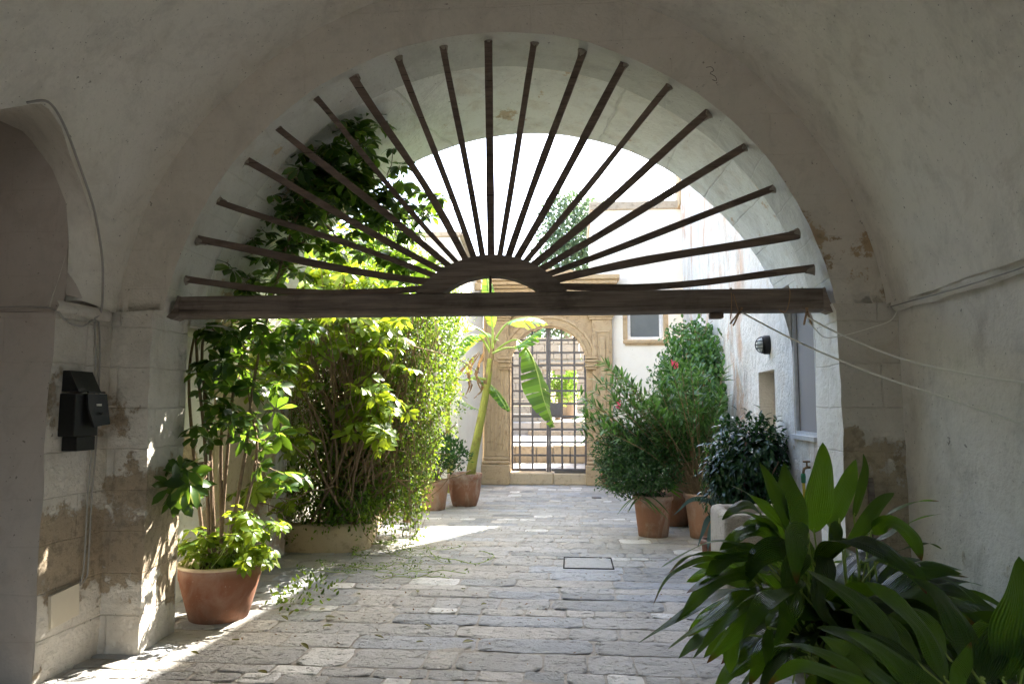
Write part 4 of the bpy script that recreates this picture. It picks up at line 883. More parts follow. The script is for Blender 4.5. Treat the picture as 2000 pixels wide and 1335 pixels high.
# stems
mb = MB(); tops = [at(*p) for p in [(655, 250, 5.5), (760, 380, 5.8), (560, 350, 5.7), (470, 450, 5.7), (640, 300, 5.6), (520, 430, 5.7), (430, 640, 5.5), (480, 730, 5.6)]]
ways = [[(395, 1010), (400, 860), (385, 700), (395, 600), (500, 420)], [(430, 1010), (445, 880), (470, 700), (560, 520), (660, 400)], [(415, 1000), (410, 850), (395, 680), (430, 520), (500, 400)], [(380, 1000), (375, 850), (372, 700), (410, 560)], [(450, 1005), (480, 880), (500, 720), (560, 480), (610, 360)], [(440, 1010), (432, 880), (440, 760), (460, 600)], [(400, 1010), (412, 900), (400, 760)], [(465, 1005), (500, 900), (490, 800)]]
stem_ends = []
for wpts, tp in zip(ways, tops):
    dd = np.linspace(5.42, tp[1], len(wpts)+1); pts = [at(x, y, d_) for (x, y), d_ in zip(wpts, dd)]; pts[0][2] = .36; pts[0][:2] = np.array(pc[:2])+(pts[0][:2]-np.array(pc[:2]))*.5
    pl = dens(pts+[tp], 6); mb.tube(pl, list(np.linspace(.015, .006, len(pl))), 7); stem_ends += pl[len(pl)//3:]
SE = np.array([tuple(v) for v in stem_ends])
for q in P[::2]:
    k = np.argmin(np.sum((SE-q)**2, 1)); s0 = SE[k]
    if np.linalg.norm(s0-q) < .9: mb.tube(curve(s0, q, .02, 4, .03), [.006, .005, .004, .003, .0025], 4, False)
mb.build('stem', M['bark'], SP, True)
# low bushy growth in the same pot
P = []
for (x, y, s_, n) in [(400, 1050, 30, 14), (450, 1060, 36, 16), (380, 1090, 22, 8), (430, 1095, 34, 14), (490, 1040, 34, 14), (520, 1075, 26, 10), (545, 1030, 20, 6), (480, 1095, 30, 9), (515, 1110, 16, 4), (355, 1065, 10, 4), (470, 1015, 30, 8)]:
    for _ in range(n): P.append(at(x+rng.normal()*s_*.5, y+rng.normal()*s_*.4, 5.47+rng.normal()*.13))
P = np.array(P); P[:, 2] = np.maximum(P[:, 2], .44)
leaves('young_shoots', umbrellas(P, nrm(P-np.array([-2.71, 5.47, .3])), rng.uniform(.5, .8, len(P)), 1.2), M['schb'], SP)
mb = MB()
for q in P: mb.tube(curve((-2.71+rng.normal()*.1, 5.47+rng.normal()*.08, .37), q, -.02, 4, .02), .003, 4, False)
mb.build('shoot_stems', M['petiole'], SP, True)

# ---- raised planter and creeper
PL = thing('raised_planter', 'low rounded stone planter bed under the creeper', 'planter', (-2.7, 8.6, 0)); mb = MB()
path = [(-3.25, 7.93), (-2.75, 7.92), (-2.48, 7.97), (-2.36, 8.1), (-2.34, 8.35), (-2.5, 9.2), (-2.75, 10.3), (-3.25, 10.5)]
pth = [tuple(v)[:2] for v in dens([(a, b2, 0) for a, b2 in path], 5)]
prof = [(0, 0), (.0, .24), (-.02, .29), (-.06, .31), (-.14, .31), (-.17, .28), (-.17, .18)]
def pf(u, v):
    i = int(round(u*(len(pth)-1))); a = pth[max(i-1, 0)]; b2 = pth[min(i+1, len(pth)-1)]; t_ = np.array([b2[0]-a[0], b2[1]-a[1]]); t_ = t_/np.linalg.norm(t_); nn = np.array([t_[1], -t_[0]]); o_, z = prof[int(round(v*6))]
    return (pth[i][0]+nn[0]*o_, pth[i][1]+nn[1]*o_, z)
mb.grid(pf, len(pth)-1, 6, .008, 3); mb.build('kerb_wall', M['planter'], PL, True)
mb = MB(); mb.extr([(min(-3.25, x) if x < -3.2 else x-.13, y+(.13 if y < 8.3 else -.1)) for x, y in pth], 2, .05, .235); mb.build('soil', M['soil'], PL)
mb = MB(); mb.box((-3.2, 10.7, 0), (-2.62, 11.15, .16), .03); tag(mb.build('stone_block', M['trough']), 'pale loose stone block on the ground past the planter', 'stone block')
CR = thing('creeper_shrub', 'huge sunlit creeper spilling from the raised planter in a tangle of dry stems', 'shrub', (-2.7, 8.8, .3))
tip = leaf_tpl(1, .48, 3, .12, .3, .42); parts = []
for c, r_, n, lo in [((-2.75, 8.95, 2.0), (.62, .85, 1.45), 8500, .35), ((-1.98, 9.15, 2.35), (.56, .9, 1.0), 11000, .6), ((-2.5, 9.25, 3.25), (.72, .8, .8), 8000, .5), ((-2.12, 9.0, 1.35), (.42, .6, .85), 6000, .55), ((-3.1, 8.2, 1.0), (.5, .5, .9), 4500, .4), ((-3.0, 8.9, 1.9), (.45, .5, 1.6), 6000, .4), ((-2.35, 8.6, .7), (.5, .5, .45), 3000, .5), ((-2.75, 8.25, 1.5), (.42, .3, 1.0), 3800, .3), ((-2.6, 8.1, .5), (.42, .25, .28), 2200, .3), ((-2.3, 8.35, 2.6), (.5, .4, .7), 3600, .4), ((-2.85, 8.3, 2.8), (.5, .4, .8), 3600, .3), ((-1.75, 9.3, 2.9), (.32, .5, .5), 1400, .5), ((-2.2, 9.1, .8), (.28, .4, .5), 800, .5)]:
    Pp, Dd = shell(c, r_, n, lo, 1.12, .38, 2.2, .1); k = len(Pp)
    parts.append(scatter(tip, Pp, nrm(Dd*.5+rdir(k)*.9+np.array([0, 0, -.45])), nrm(Dd+rdir(k)*.8+np.array([0, 0, .6])), rng.uniform(.03, .06, k)))
leaves('foliage', parts, M['creep'], CR)
# hanging strands with leaves
mb = MB(); sp = []; sdir = []
for k in range(150):
    a = rng.uniform(-.7, 1.2); s0 = np.array([-2.1+.55*math.sin(a)+rng.normal()*.2, 8.6-.5*math.cos(a)+rng.random()*.8, rng.uniform(.8, 3.0)]); L = rng.uniform(.4, 1.2)
    e = s0+np.array([rng.uniform(0, .35), -rng.uniform(0, .25), -L]); e[2] = max(.06, e[2]); lim = -1.86+.28*min(1, e[2]/1.6); sh_ = max(0, e[0]-lim); e[0] -= sh_; s0[0] -= sh_*.6; cv = curve(s0, e, -.1, 8, .05); mb.tube(cv, .003, 4, False)
    for q in cv[1:]:
        for _ in range(3): sp.append(np.array(q)+rng.normal(size=3)*.025)
k = len(sp); strand_leaves = [scatter(tip, sp, nrm(rdir(k)+np.array([0, 0, -.5])), rdir(k), rng.uniform(.03, .06, k))]
# stems of the tangle
for k in range(620):
    s0 = np.array([-2.55+rng.normal()*.18, 8.6+rng.normal()*.25, .3+rng.random()*.2]); e = np.array([-2.55+rng.normal()*.45, 8.55+rng.normal()*.45, rng.uniform(.8, 3.4)])
    if k % 3 == 0 and e[0] < -2.3: s0 = e+np.array([rng.normal()*.5, rng.normal()*.3, -rng.uniform(.3, 1.2)])
    s0[2] = max(.25, s0[2]); mb.tube(curve(s0, e, rng.uniform(-.2, .2), 9, .10), rng.choice([.003, .005, .008, .013], p=[.4, .35, .18, .07]), 4, False)
for k in range(9):
    mb.tube(curve((-2.6+rng.normal()*.15, 8.7+rng.normal()*.2, .2), (-2.5+rng.normal()*.3, 8.9+rng.normal()*.2, rng.uniform(1.8, 2.8)), 0, 9, .09), list(np.linspace(.05, .018, 10)), 7)
mb.build('stems', M['vine'], CR, True)
leaves('hanging_strands', strand_leaves, M['creep'], CR)
# dry leaves caught in the tangle
Pp, Dd = shell((-2.5, 8.5, 1.5), (.45, .45, 1.1), 900, .5, 1.0, .3, 2); k = len(Pp)
leaves('dry_leaves', [scatter(tip, Pp, rdir(k), rdir(k), rng.uniform(.04, .08, k))], M['dry'], CR)

# big young schefflera growing through the creeper
S2 = thing('schefflera', 'bright yellow green backlit schefflera growing through the creeper', 'shrub', (-2.6, 8.1, .3))
CL = [(600,470,7.2,50,10),(560,530,7.0,50,14),(620,540,7.3,50,16),(680,500,7.6,50,14),(690,560,7.6,46,16),(740,540,7.9,40,10),(650,590,7.3,50,16),(590,580,7.0,40,12),(530,590,6.9,40,8),(560,650,7.0,50,12),(620,660,7.2,45,10),(700,640,7.5,50,16),(760,650,7.7,46,12),(730,690,7.6,46,12),(780,700,7.8,30,6),(560,710,6.9,36,8),(500,690,6.7,30,6),(720,760,7.4,34,10),(755,800,7.4,36,14),(700,815,7.4,34,10),(740,845,7.4,30,8),(590,740,7.0,30,5),(520,760,6.8,28,6),(490,950,6.4,30,6),(540,930,6.9,30,6),(570,860,7.1,34,6),(560,980,7.2,30,5)]
P = []
for (x, y, d, s_, n) in CL:
    for _ in range(int(n*1.1)): P.append(at(x+rng.normal()*s_*.5, y+rng.normal()*s_*.5, d+rng.normal()*.2))
P = np.array(P); leaves('foliage', umbrellas(P, nrm(P-np.array([-2.6, 8.1, 1.8]))*.6, rng.uniform(.8, 1.35, len(P))), M['schb'], S2)
mb = MB()
for q in P[::2]: mb.tube(curve(np.array([-2.6, 8.1, .3])*.4+q*.6+rng.normal(size=3)*.1, q, .05, 5, .05), [.007, .006, .005, .004, .003, .003], 4, False)
for k in range(9): mb.tube(curve((-2.6+rng.normal()*.2, 8.05, .3), P[rng.integers(len(P))], -.1, 8, .08), list(np.linspace(.016, .006, 9)), 6)
mb.build('stem', M['bark'], S2, True)

# trailing runners on the paving
TR = thing('trailing_creeper', 'thin green creeper runners trailing over the paving in front of the planter', 'creeper', (-1.9, 7.4, 0)); mb = MB(); sp = []
for k in range(22):
    x, y = rng.uniform(-2.75, -1.5), rng.uniform(6.3, 8.7); s0 = np.array([x, y, .03]); a = rng.uniform(-1.2, .5); L = rng.uniform(.25, .9); e = s0+np.array([L*math.cos(a), L*math.sin(a)*.6, 0]); cv = curve(s0, e, 0, 9, .06)
    if e[0] > -1.05+.2*rng.random(): continue
    for q in cv: q[2] = .022+abs(rng.normal())*.02
    m1 = MB(); m1.tube(cv, .003, 4, False); m1.build('runner', M['petiole'], TR, True)
    for q in cv:
        for _ in range(4): sp.append(np.array(q)+np.array([rng.normal()*.02, rng.normal()*.02, .01+.03*rng.random()]))
for pts in ([(830, 1060), (850, 1085), (890, 1092), (930, 1100), (965, 1085), (940, 1075)],):
    cv = dens([tuple(np.array([0, 0, EYE])+(lambda r_: r_*(-EYE+.03)/r_[2])(Fw+Rt*(a-1000)/FPX-Up*(b2-667.5)/FPX)) for a, b2 in pts], 6); mb.tube(cv, .004, 5); sp += [np.array(tuple(v)) for v in cv]
mb.build('runner', M['petiole'], TR, True); k = len(sp); leaves('foliage', [scatter(tip, sp, nrm(rdir(k)*np.array([1, 1, .3])), nrm(rdir(k)*.6+np.array([0, 0, 1.0])), rng.uniform(.02, .038, k))], M['creep'], TR)
# weeds behind the big pot
Pp, Dd = shell((-2.25, 6.0, .08), (.25, .4, .08), 150, .3, 1.1, .3, 2, .02); k = len(Pp); o = leaves('weeds', [scatter(tip, Pp, nrm(Dd+rdir(k)+np.array([0, 0, .6])), rdir(k), rng.uniform(.03, .06, k))], M['creep']); o['kind'] = 'stuff'

# ---- two terracotta pots at left, shrub, banana plants
GP = 'terracotta pots of the courtyard'
t = thing('potted_shrub', 'small leafy jade shrub in a straight pale terracotta pot left of the banana', 'potted plant', (-2.2, 11.45, 0), GP)
pot(t, (-2.2, 11.45, 0), .245, .18, .47, M['terra2'], lip=.012, liph=.06)
parts = []
for c, r_, n in [((-2.2, 11.4, .80), (.36, .3, .28), 750), ((-2.0, 11.4, .95), (.25, .25, .22), 450), ((-1.85, 11.4, .84), (.22, .22, .2), 300)]:
    Pp, Dd = shell(c, r_, n, .5, 1.1, .3, 2); k = len(Pp); parts.append(scatter(leaf_tpl(1, .45, 2, .1, .1), Pp, nrm(Dd+rdir(k)*.6+np.array([0, 0, .5])), nrm(rdir(k)+Dd), rng.uniform(.05, .085, k)))
leaves('foliage', parts, M['darksh'], t); mb = MB()
for k in range(16): mb.tube(curve((-2.2+rng.normal()*.05, 11.45+rng.normal()*.05, .4), (-2.1+rng.normal()*.2, 11.4+rng.normal()*.15, .85), 0, 5, .03), .009, 5, False)
mb.build('stem', M['bark'], t, True)

def banana_leaf(pts, W, seed=0, tear=.5, fold=.35, n=26):
    """a banana blade along a midrib curve, split at the margins"""
    r_ = np.random.default_rng(seed); C_ = dens(pts, 8); C_ = resample([tuple(v) for v in C_], n+1); V = []; F = []; U = []
    for side in (-1, 1):
        i = 0
        while i < n:
            seg = r_.integers(2, 6); j = min(n, i+seg); gap = r_.random() < tear; off = r_.normal()*.06
            for a in range(i, j):
                b = len(V)
                for k in (a, a+1):
                    tt = k/n; wd = W*math.sin(math.pi*min(.97, max(.02, tt**.8)))**.55; tan_ = nrm(C_[min(k+1, n)]-C_[max(k-1, 0)]); sd_ = np.cross(tan_, [0, 0, 1]); sd_ = nrm(sd_ if np.linalg.norm(sd_) > .15 else np.cross(tan_, [0, 1, .3])); upn = np.cross(sd_, tan_)
                    for m_ in range(4):
                        q = m_/3; e = (.02*gap*(1 if k == i else (-1 if k == j else 0)))*q
                        V.append(C_[k]+sd_*side*wd*q*math.cos(fold+off*q)+upn*(-.25*wd*q*q*(1+off*4)-wd*q*math.sin(fold)*.4)+tan_*(.15*wd*q+e)); U.append((tt, .5+side*.5*q))
                for m_ in range(3): F.append((b+m_, b+4+m_, b+5+m_, b+m_+1))
            i = j
    return np.array(V), np.array(F), np.array(U)
BN = thing('potted_banana', 'banana plant with torn arching leaves in a large terracotta pot left of the gate', 'potted plant', (-1.78, 11.95, 0), GP)
pot(BN, (-1.78, 11.95, 0), .29, .20, .53, M['terra'], lip=.02, liph=.08, belly=.02)
yb = 11.9; mb = MB(); st = dens([at(918, 935, yb), at(925, 890, yb), at(937, 830, yb), at(950, 760, yb), at(958, 700, yb)], 5); mb.tube(st, list(np.linspace(.085, .05, len(st))), 12); mb.build('stem', M['bstem'], BN, True)
mb = MB(); crown = at(960, 690, yb); st = dens([at(950, 750, yb), at(957, 715, yb), at(962, 680, yb), at(963, 650, yb)], 4); mb.tube(st, list(np.linspace(.062, .03, len(st))), 9); mb.build('dry_sheath', M['vine'], BN, True)
LV = [([(963, 690), (985, 672), (1010, 664), (1035, 690), (1050, 730), (1062, 780), (1082, 834)], .32, .55, 1), ([(962, 680), (972, 655), (990, 632), (1015, 622), (1045, 620), (1066, 630)], .34, .4, 2), ([(958, 680), (950, 655), (930, 640), (905, 632), (880, 628), (858, 640)], .30, .9, 3),
      ([(962, 680), (962, 640), (958, 600), (954, 560), (950, 530)], .13, .3, 4), ([(962, 690), (985, 680), (1005, 678), (1022, 668), (1040, 655), (1062, 640)], .26, .5, 5), ([(950, 740), (925, 738), (945, 742), (968, 760), (985, 780), (996, 802)], .22, .3, 6), ([(945, 770), (925, 778), (905, 775), (930, 765), (955, 775), (975, 790)], .08, .3, 7), ([(958, 690), (940, 660), (920, 655), (900, 670), (890, 700)], .2, .6, 8)]
parts = []; pm = MB()
for pts, W, tr, sd_ in LV[:6]+LV[7:]:
    ln = len(pts); P3 = [at(x, y, yb+.35*math.sin(i/ln*3+sd_)*.6-.1*i/ln) for i, (x, y) in enumerate(pts)]; k = 1 if ln < 6 else 2
    leaves('leaf', [banana_leaf(P3[k-0 if sd_ != 6 else 2:], W, sd_, tr)], M['ban'], BN); c = dens(P3, 6); pm.tube(c, list(np.linspace(.022, .005, len(c))), 6)
pm.build('petiole', M['petiole'], BN, True)
for k in range(6): p = at(900+rng.normal()*14, 700+rng.random()*40, 11.8); leaves('dry_leaf', [banana_leaf([crown*.5+p*.5+np.array([0, 0, .15]), p, p+np.array([rng.normal()*.08, -.05, -.25]), p+np.array([rng.normal()*.1, 0, -.45])], .05, k+20, .9, .9, 10)], M['dry'], BN)
B2 = thing('banana_plant', 'smaller slender banana plant with pale leaves behind the jade shrub', 'plant', (-2.15, 12.4, 0)); mb = MB(); y2 = 12.4; st = dens([at(880, 962, y2), at(878, 880, y2), at(874, 800, y2), at(884, 720, y2)], 5); mb.tube(st, list(np.linspace(.06, .035, len(st))), 10); mb.build('stem', M['bstem'], B2, True)
parts = []; pm = MB()
for sd_, (pts, W) in enumerate([([(884, 730), (900, 690), (925, 660), (950, 650), (975, 665)], .13), ([(882, 740), (870, 700), (850, 690), (835, 710)], .11), ([(884, 735), (905, 742), (930, 735), (955, 748), (975, 775), (990, 800)], .15), ([(882, 735), (890, 770), (915, 790), (935, 800)], .10)]):
    P3 = [at(x, y, y2-.12*i) for i, (x, y) in enumerate(pts)]; leaves('leaf', [banana_leaf(P3[1:], W, sd_+40, .5)], M['ban'], B2); c = dens(P3, 6); pm.tube(c, list(np.linspace(.018, .004, len(c))), 6)
pm.build('petiole', M['petiole'], B2, True)

# ---- right group of potted plants
t = thing('potted_box_shrub', 'round dark green shrub in the front terracotta pot of the right hand group', 'potted plant', (1.01, 9.33, 0), GP)
pc = (1.01, 9.33, 0); pot(t, pc, .255, .185, .515, M['terra'], lip=.018, liph=.055)
parts = []
for c, r_, n in [((.85, 9.25, .85), (.5, .4, .33), 6500), ((.65, 9.3, 1.05), (.35, .35, .3), 3500), ((1.1, 9.4, 1.1), (.32, .32, .32), 3200), ((.62, 9.2, .72), (.22, .2, .2), 1000)]:
    Pp, Dd = shell(c, r_, n, .45, 1.12, .32, 2.5); k = len(Pp); parts.append(scatter(leaf_tpl(1, .42, 2, .15, .2), Pp, nrm(Dd*.8+rdir(k)*.8), nrm(Dd+rdir(k)*.6+np.array([0, 0, .5])), rng.uniform(.032, .06, k)))
leaves('foliage', parts, M['darksh'], t); mb = MB()
for k in range(22): mb.tube(curve((1.0+rng.normal()*.05, 9.33+rng.normal()*.05, .45), (.85+rng.normal()*.25, 9.3+rng.normal()*.2, .95+rng.normal()*.1), 0, 5, .03), .006, 5, False)
mb.build('stem', M['bark'], t, True)
parts = []; Pp = np.array([[.84+rng.normal()*.04, 9.13, .50+rng.normal()*.02] for _ in range(9)]); k = 9
leaves('drooping_leaf', [scatter(leaf_tpl(.3, .03, 6, .1, .9), Pp, nrm(np.c_[rng.normal(size=k)*.8, -np.ones(k)*.5, np.ones(k)*.2]), np.tile([0, 0, 1.0], (k, 1)), rng.uniform(.7, 1.2, k))], M['ole'], t)

t = thing('potted_palm', 'dark glazed pot with a small fan palm behind the front terracotta pot', 'potted plant', (1.42, 10.2, 0), GP); pot(t, (1.42, 10.2, 0), .27, .16, .55, M['terra3'], lip=.03, liph=.06, belly=.04)
def fans(t, lst, mat, y):
    parts = []; pm = MB()
    for (x, yy, d, base, R_) in lst:
        h = at(x, yy, d); n = 15; up = nrm(np.array([rng.normal()*.3, -1, .7])); ax1 = nrm(np.cross(up, [0, 0, 1])); ax2 = np.cross(ax1, up)
        if ax2[2] < 0: ax2 = -ax2
        dirs = [ax1*math.cos(a)+ax2*math.sin(a) for a in np.linspace(-.5, 3.64, n)]; parts.append(scatter(leaf_tpl(R_, R_*.11, 5, .35, .25), np.tile(h, (n, 1)), dirs, np.tile(up, (n, 1)), rng.uniform(.85, 1.1, n))); c = curve(base, h, -.1, 6); pm.tube(c, .005, 5)
    leaves('fan_leaf', parts, mat, t); pm.build('petiole', M['petiole'], t, True)
fans(t, [(1385, 832, 9.6, (1.45, 10.1, .5), .42), (1340, 935, 9.7, (1.42, 10.1, .5), .33), (1300, 950, 9.75, (1.4, 10.1, .5), .28), (1355, 880, 9.7, (1.42, 10.1, .5), .36)], M['palm'], 10)

OL = thing('potted_oleander', 'tall oleander with pink flowers in the right terracotta pot', 'potted plant', (1.60, 9.28, 0), GP)
pc = (1.60, 9.28, 0); pot(OL, pc, .215, .14, .545, M['terra2'], lip=.018, liph=.05)
mb = MB(); pos = []; dr = []; LF = leaf_tpl(1, .20, 4, .12, .18, .45); flow = []
for k in range(100):
    s0 = np.array([1.58+rng.normal()*.06, 9.3+rng.normal()*.05, .48]); tx = rng.uniform(.10, 1.95); tz = 1.25+rng.random()*.85+.12*math.sin(tx*5)
    if tx < .4: tz = 1.1+rng.random()*.9
    e = np.array([tx, 9.35+rng.normal()*.45, tz]); 
    if e[0] > 2.0: e[0] = 1.95
    md = (s0+e)/2+np.array([-.1*(1.6-tx)*.3, 0, .12]); cv = [Vector(v) for v in dens([s0, md, e], 7)]; mb.tube(cv, list(np.linspace(.009, .003, len(cv))), 5, False)
    d_ = np.array(tuple((cv[-1]-cv[-4]).normalized()))
    for j, q in enumerate(cv):
        u = j/(len(cv)-1)
        if u < .34: continue
        for m_ in range(3 if u < .6 else 6): r_ = rdir(1)[0]; r_ = r_-d_*r_.dot(d_); pos.append(np.array(tuple(q))); dr.append(nrm(nrm(r_)*.85+d_*rng.uniform(.5, 1.2)))
    if k in (3, 9, 20, 33): flow.append(e)
k = len(pos); leaves('foliage', [scatter(LF, pos, dr, nrm(rdir(k)*.5+np.array([0, 0, 1.0])), rng.uniform(.09, .17, k))], M['ole'], OL); mb.build('stem', M['vine'], OL, True)
pet = []
for c, n in ((at(1316, 710, 9.0), 14), (at(1206, 791, 8.9), 4)): pet = []; pet.append(scatter(leaf_tpl(1, .8, 3, .2, -.2), np.tile(c, (n*3, 1))+rng.normal(size=(n*3, 3))*.02, rdir(n*3), rdir(n*3), rng.uniform(.025, .04, n*3))); leaves('flower', pet, M['pink'], OL)

IV = thing('ivy', 'dense dome of ivy hanging on the right hand wall behind the oleander', 'climbing plant', (2.0, 11.2, 0)); parts = []
for c, r_, n in [((2.02, 11.3, 2.0), (.62, .9, .95), 5200), ((1.75, 11.0, 1.6), (.5, .8, .9), 3600), ((2.05, 10.4, 1.5), (.40, .6, .95), 3400)]:
    Pp, Dd = shell(c, r_, n, .7, 1.12, .3, 2.6, .3); mk = Pp[:, 0] < 2.25; Pp = Pp[mk]; Dd = Dd[mk]; k = len(Pp); parts.append(scatter(leaf_tpl(1, .7, 3, .15, .25, .4), Pp, nrm(rdir(k)*.8+np.array([0, 0, -.8])), nrm(Dd+rdir(k)*.5+np.array([0, 0, .4])), rng.uniform(.045, .085, k)))
leaves('foliage', parts, M['ivy'], IV); mb = MB()
for k in range(40): mb.tube(curve((2.0+rng.normal()*.1, 11+rng.normal()*.4, .1), (1.95+rng.normal()*.2, 11+rng.normal()*.5, rng.uniform(1.5, 2.6)), 0, 7, .1), .01, 5, False)
for k in range(14):
    s0 = np.array([1.75+rng.normal()*.3, 10.8, 2.6+rng.normal()*.2]); mb.tube(curve(s0, s0+np.array([rng.normal()*.15, -.1, .25]), 0, 4, .03), .004, 4, False)
mb.build('stem', M['vine'], IV, True)

FC = thing('glossy_shrub', 'dark glossy leaved shrub standing behind the stone trough', 'shrub', (1.62, 6.85, 0)); parts = []
pot(FC, (1.60, 6.85, 0), .2, .15, .42, M['terra3'])
for c, r_, n in [((1.60, 6.75, 1.12), (.34, .3, .36), 2300), ((1.52, 6.7, .9), (.3, .25, .35), 1700), ((1.72, 6.8, 1.2), (.2, .3, .26), 900), ((1.42, 6.7, 1.05), (.16, .2, .16), 400)]:
    Pp, Dd = shell(c, r_, n, .4, 1.12, .3, 2.5); k = len(Pp); parts.append(scatter(leaf_tpl(1, .42, 4, .2, .35), Pp, nrm(Dd*.6+rdir(k)*.5+np.array([0, 0, -.5])), nrm(Dd+rdir(k)*.4+np.array([0, 0, .8])), rng.uniform(.05, .085, k)))
leaves('foliage', parts, M['ficus'], FC); mb = MB()
for k in range(16): mb.tube(curve((1.6+rng.normal()*.04, 6.85, .38), (1.6+rng.normal()*.2, 6.75+rng.normal()*.15, 1.1+rng.normal()*.15), 0, 5, .03), .007, 5, False)
mb.build('stem', M['bark'], FC, True)

t = thing('small_pot', 'small orange terracotta pot at the foot of the right portal pilaster', 'pot', (.74, 15.02, 0), GP); pot(t, (.74, 15.02, 0), .17, .12, .26, M['terra'])
t = thing('stone_ledge', 'low stone bench against the courtyard wall behind the right pots', 'bench', (1.9, 10.9, 0)); mb = MB(); mb.box((1.62, 10.3, 0), (2.1, 12.6, .36), .03); mb.build('seat_block', M['planter'], t)
t = thing('spare_pot', 'terracotta pot half hidden behind the oleander stems', 'pot', (1.72, 9.95, 0), GP); pot(t, (1.74, 9.95, .0), .2, .15, .66, M['terra'])

AG = thing('agave', 'blue grey strap leaved agave between oleander pot and trough', 'plant', (1.32, 6.9, .1)); parts = []
pot(AG, (1.32, 6.9, 0), .15, .11, .4, M['terra3'])
for pts, W in [([(1410, 1005), (1400, 985), (1390, 950), (1380, 930)], .075), ([(1415, 1010), (1385, 978), (1350, 975), (1322, 1000), (1314, 1006)], .05), ([(1410, 1015), (1385, 1010), (1372, 1040), (1362, 1070)], .05), ([(1412, 1012), (1395, 1020), (1385, 1050), (1382, 1080)], .06), ([(1415, 1005), (1420, 980), (1425, 960)], .05)]:
    P3 = [tuple(at(x, y, 6.85-.04*i)) for i, (x, y) in enumerate(pts)]; C_ = resample([tuple(v) for v in dens(P3, 6)], 13); V = []; U = []; F = []
    for i in range(13):
        u = i/12; wd = W*(.35+.65*math.sin(math.pi*min(1, u*.7+.3)))*(1-u**4)*.5; tn = nrm(C_[min(i+1, 12)]-C_[max(i-1, 0)]); s_ = nrm(np.cross(tn, [0, 1, .0])); 
        for q in (-1, 0, 1): V.append(C_[i]+s_*wd*q+np.array([0, -.25*wd*abs(q), 0])); U.append((u, .5+.5*q))
    for i in range(12):
        for q in range(2): F.append((i*3+q, i*3+3+q, i*3+4+q, i*3+1+q))
    parts.append((np.array(V), np.array(F), np.array(U)))
leaves('leaf', parts, M['agave'], AG)

# ---- stone trough, tap with hose
TRG = thing('stone_trough', 'pale limestone water trough with rounded rim against the wall', 'trough', (1.5, 5.75, 0)); mb = MB(); X0, X1, Y0_, Y1_ = 1.10, 1.84, 5.42, 6.05; H_ = .83
def rrect(x0, x1, y0, y1, r_, n=5):
    o = []
    for cx, cy, a in ((x1-r_, y1-r_, 0), (x0+r_, y1-r_, 90), (x0+r_, y0+r_, 180), (x1-r_, y0+r_, 270)):
        for k in range(n+1): an = math.radians(a+90*k/n); o.append((cx+r_*math.cos(an), cy+r_*math.sin(an)))
    return o
levels = [(0, 0), (0, H_-.04), (.012, H_-.012), (.035, H_), (.075, H_), (.095, H_-.02), (.10, H_-.25)]
for ins, z in levels:
    for p in rrect(X0+ins, X1-ins, Y0_+ins, Y1_-ins, .07 if ins < .05 else .04): mb.V.append(jit((p[0], p[1], z), .016, 5))
n = 24
for k in range(len(levels)-1):
    for i in range(n): j = (i+1) % n; mb.F.append((k*n+i, k*n+j, (k+1)*n+j, (k+1)*n+i))
mb.F.append(tuple(range((len(levels)-1)*n, len(levels)*n))); mb.build('basin', M['trough'], TRG, True)
TP = thing('garden_tap', 'old brass tap with green hose connector on the white wall above the trough', 'tap', (1.86, 5.95, 1.07)); q = at(1576, 912, 5.95)
mb = MB(); mb.tube([(1.91, 5.95, q[2]), (q[0], 5.95, q[2]), (q[0]-.03, 5.93, q[2]-.01), (q[0]-.04, 5.92, q[2]-.05)], .011, 8); mb.tube([(q[0], 5.95, q[2]), (q[0], 5.95, q[2]+.045)], .007, 8); mb.tube([(q[0]-.03, 5.95, q[2]+.045), (q[0]+.03, 5.95, q[2]+.045)], .008, 8); mb.build('spout', M['brass'], TP, True)
MB().tube([(q[0]-.04, 5.92, q[2]-.045), (q[0]-.04, 5.92, q[2]-.07), (q[0]-.04, 5.92, q[2]-.12)], [.016, .02, .017], 10).build('hose_connector', M['green_pl'], TP, True)
MB().tube(dens([(q[0]-.04, 5.92, q[2]-.115), (q[0]-.035, 5.92, q[2]-.25), (q[0]-.02, 5.93, q[2]-.5), (q[0]-.05, 5.9, .06)], 6), .012, 8).build('hose', M['yellow_pl'], TP, True)

# ---- aspidistras in the foreground
def blade(pts, W, fold=.25, tw=0.0, n=16, wav=.0, seed=0, nrmhint=(0, -.6, .8), peak=.42):
    """one aspidistra leaf: thin stalk then a long pleated blade along pts"""
    C_ = resample([tuple(v) for v in dens(pts, 8)], n+1); V = []; F = []; U = []; rr_ = np.random.default_rng(seed); ph = rr_.random()*6
    h = nrm(np.array(nrmhint, float)); pe = math.log(.5)/math.log(peak)
    for i in range(n+1):
        u = i/n; wd = W*.5*max(0, math.sin(math.pi*u**pe))**.62*(1-.25*u**6); wd = max(wd, .0025 if i < n else 0); tn = nrm(C_[min(i+1, n)]-C_[max(i-1, 0)])
        s_ = np.cross(tn, h); s_ = nrm(s_) if np.linalg.norm(s_) > 1e-3 else np.array([1.0, 0, 0]); up = np.cross(s_, tn); a = tw*(u-.3); s2 = s_*math.cos(a)+up*math.sin(a); u2 = up*math.cos(a)-s_*math.sin(a)
        for k in range(5):
            q = -1+k/2; lift = abs(q)*fold*wd - (q*q)*wd*.22 + wav*math.sin(u*8+ph+q*2.2)*abs(q)*wd*2.2
            V.append(C_[i]+s2*wd*q*.97+u2*lift); U.append((u, .5+.5*q))
    for i in range(n):
        for k in range(4): a = i*5+k; F.append((a, a+5, a+6, a+1))
    return np.array(V), np.array(F), np.array(U)
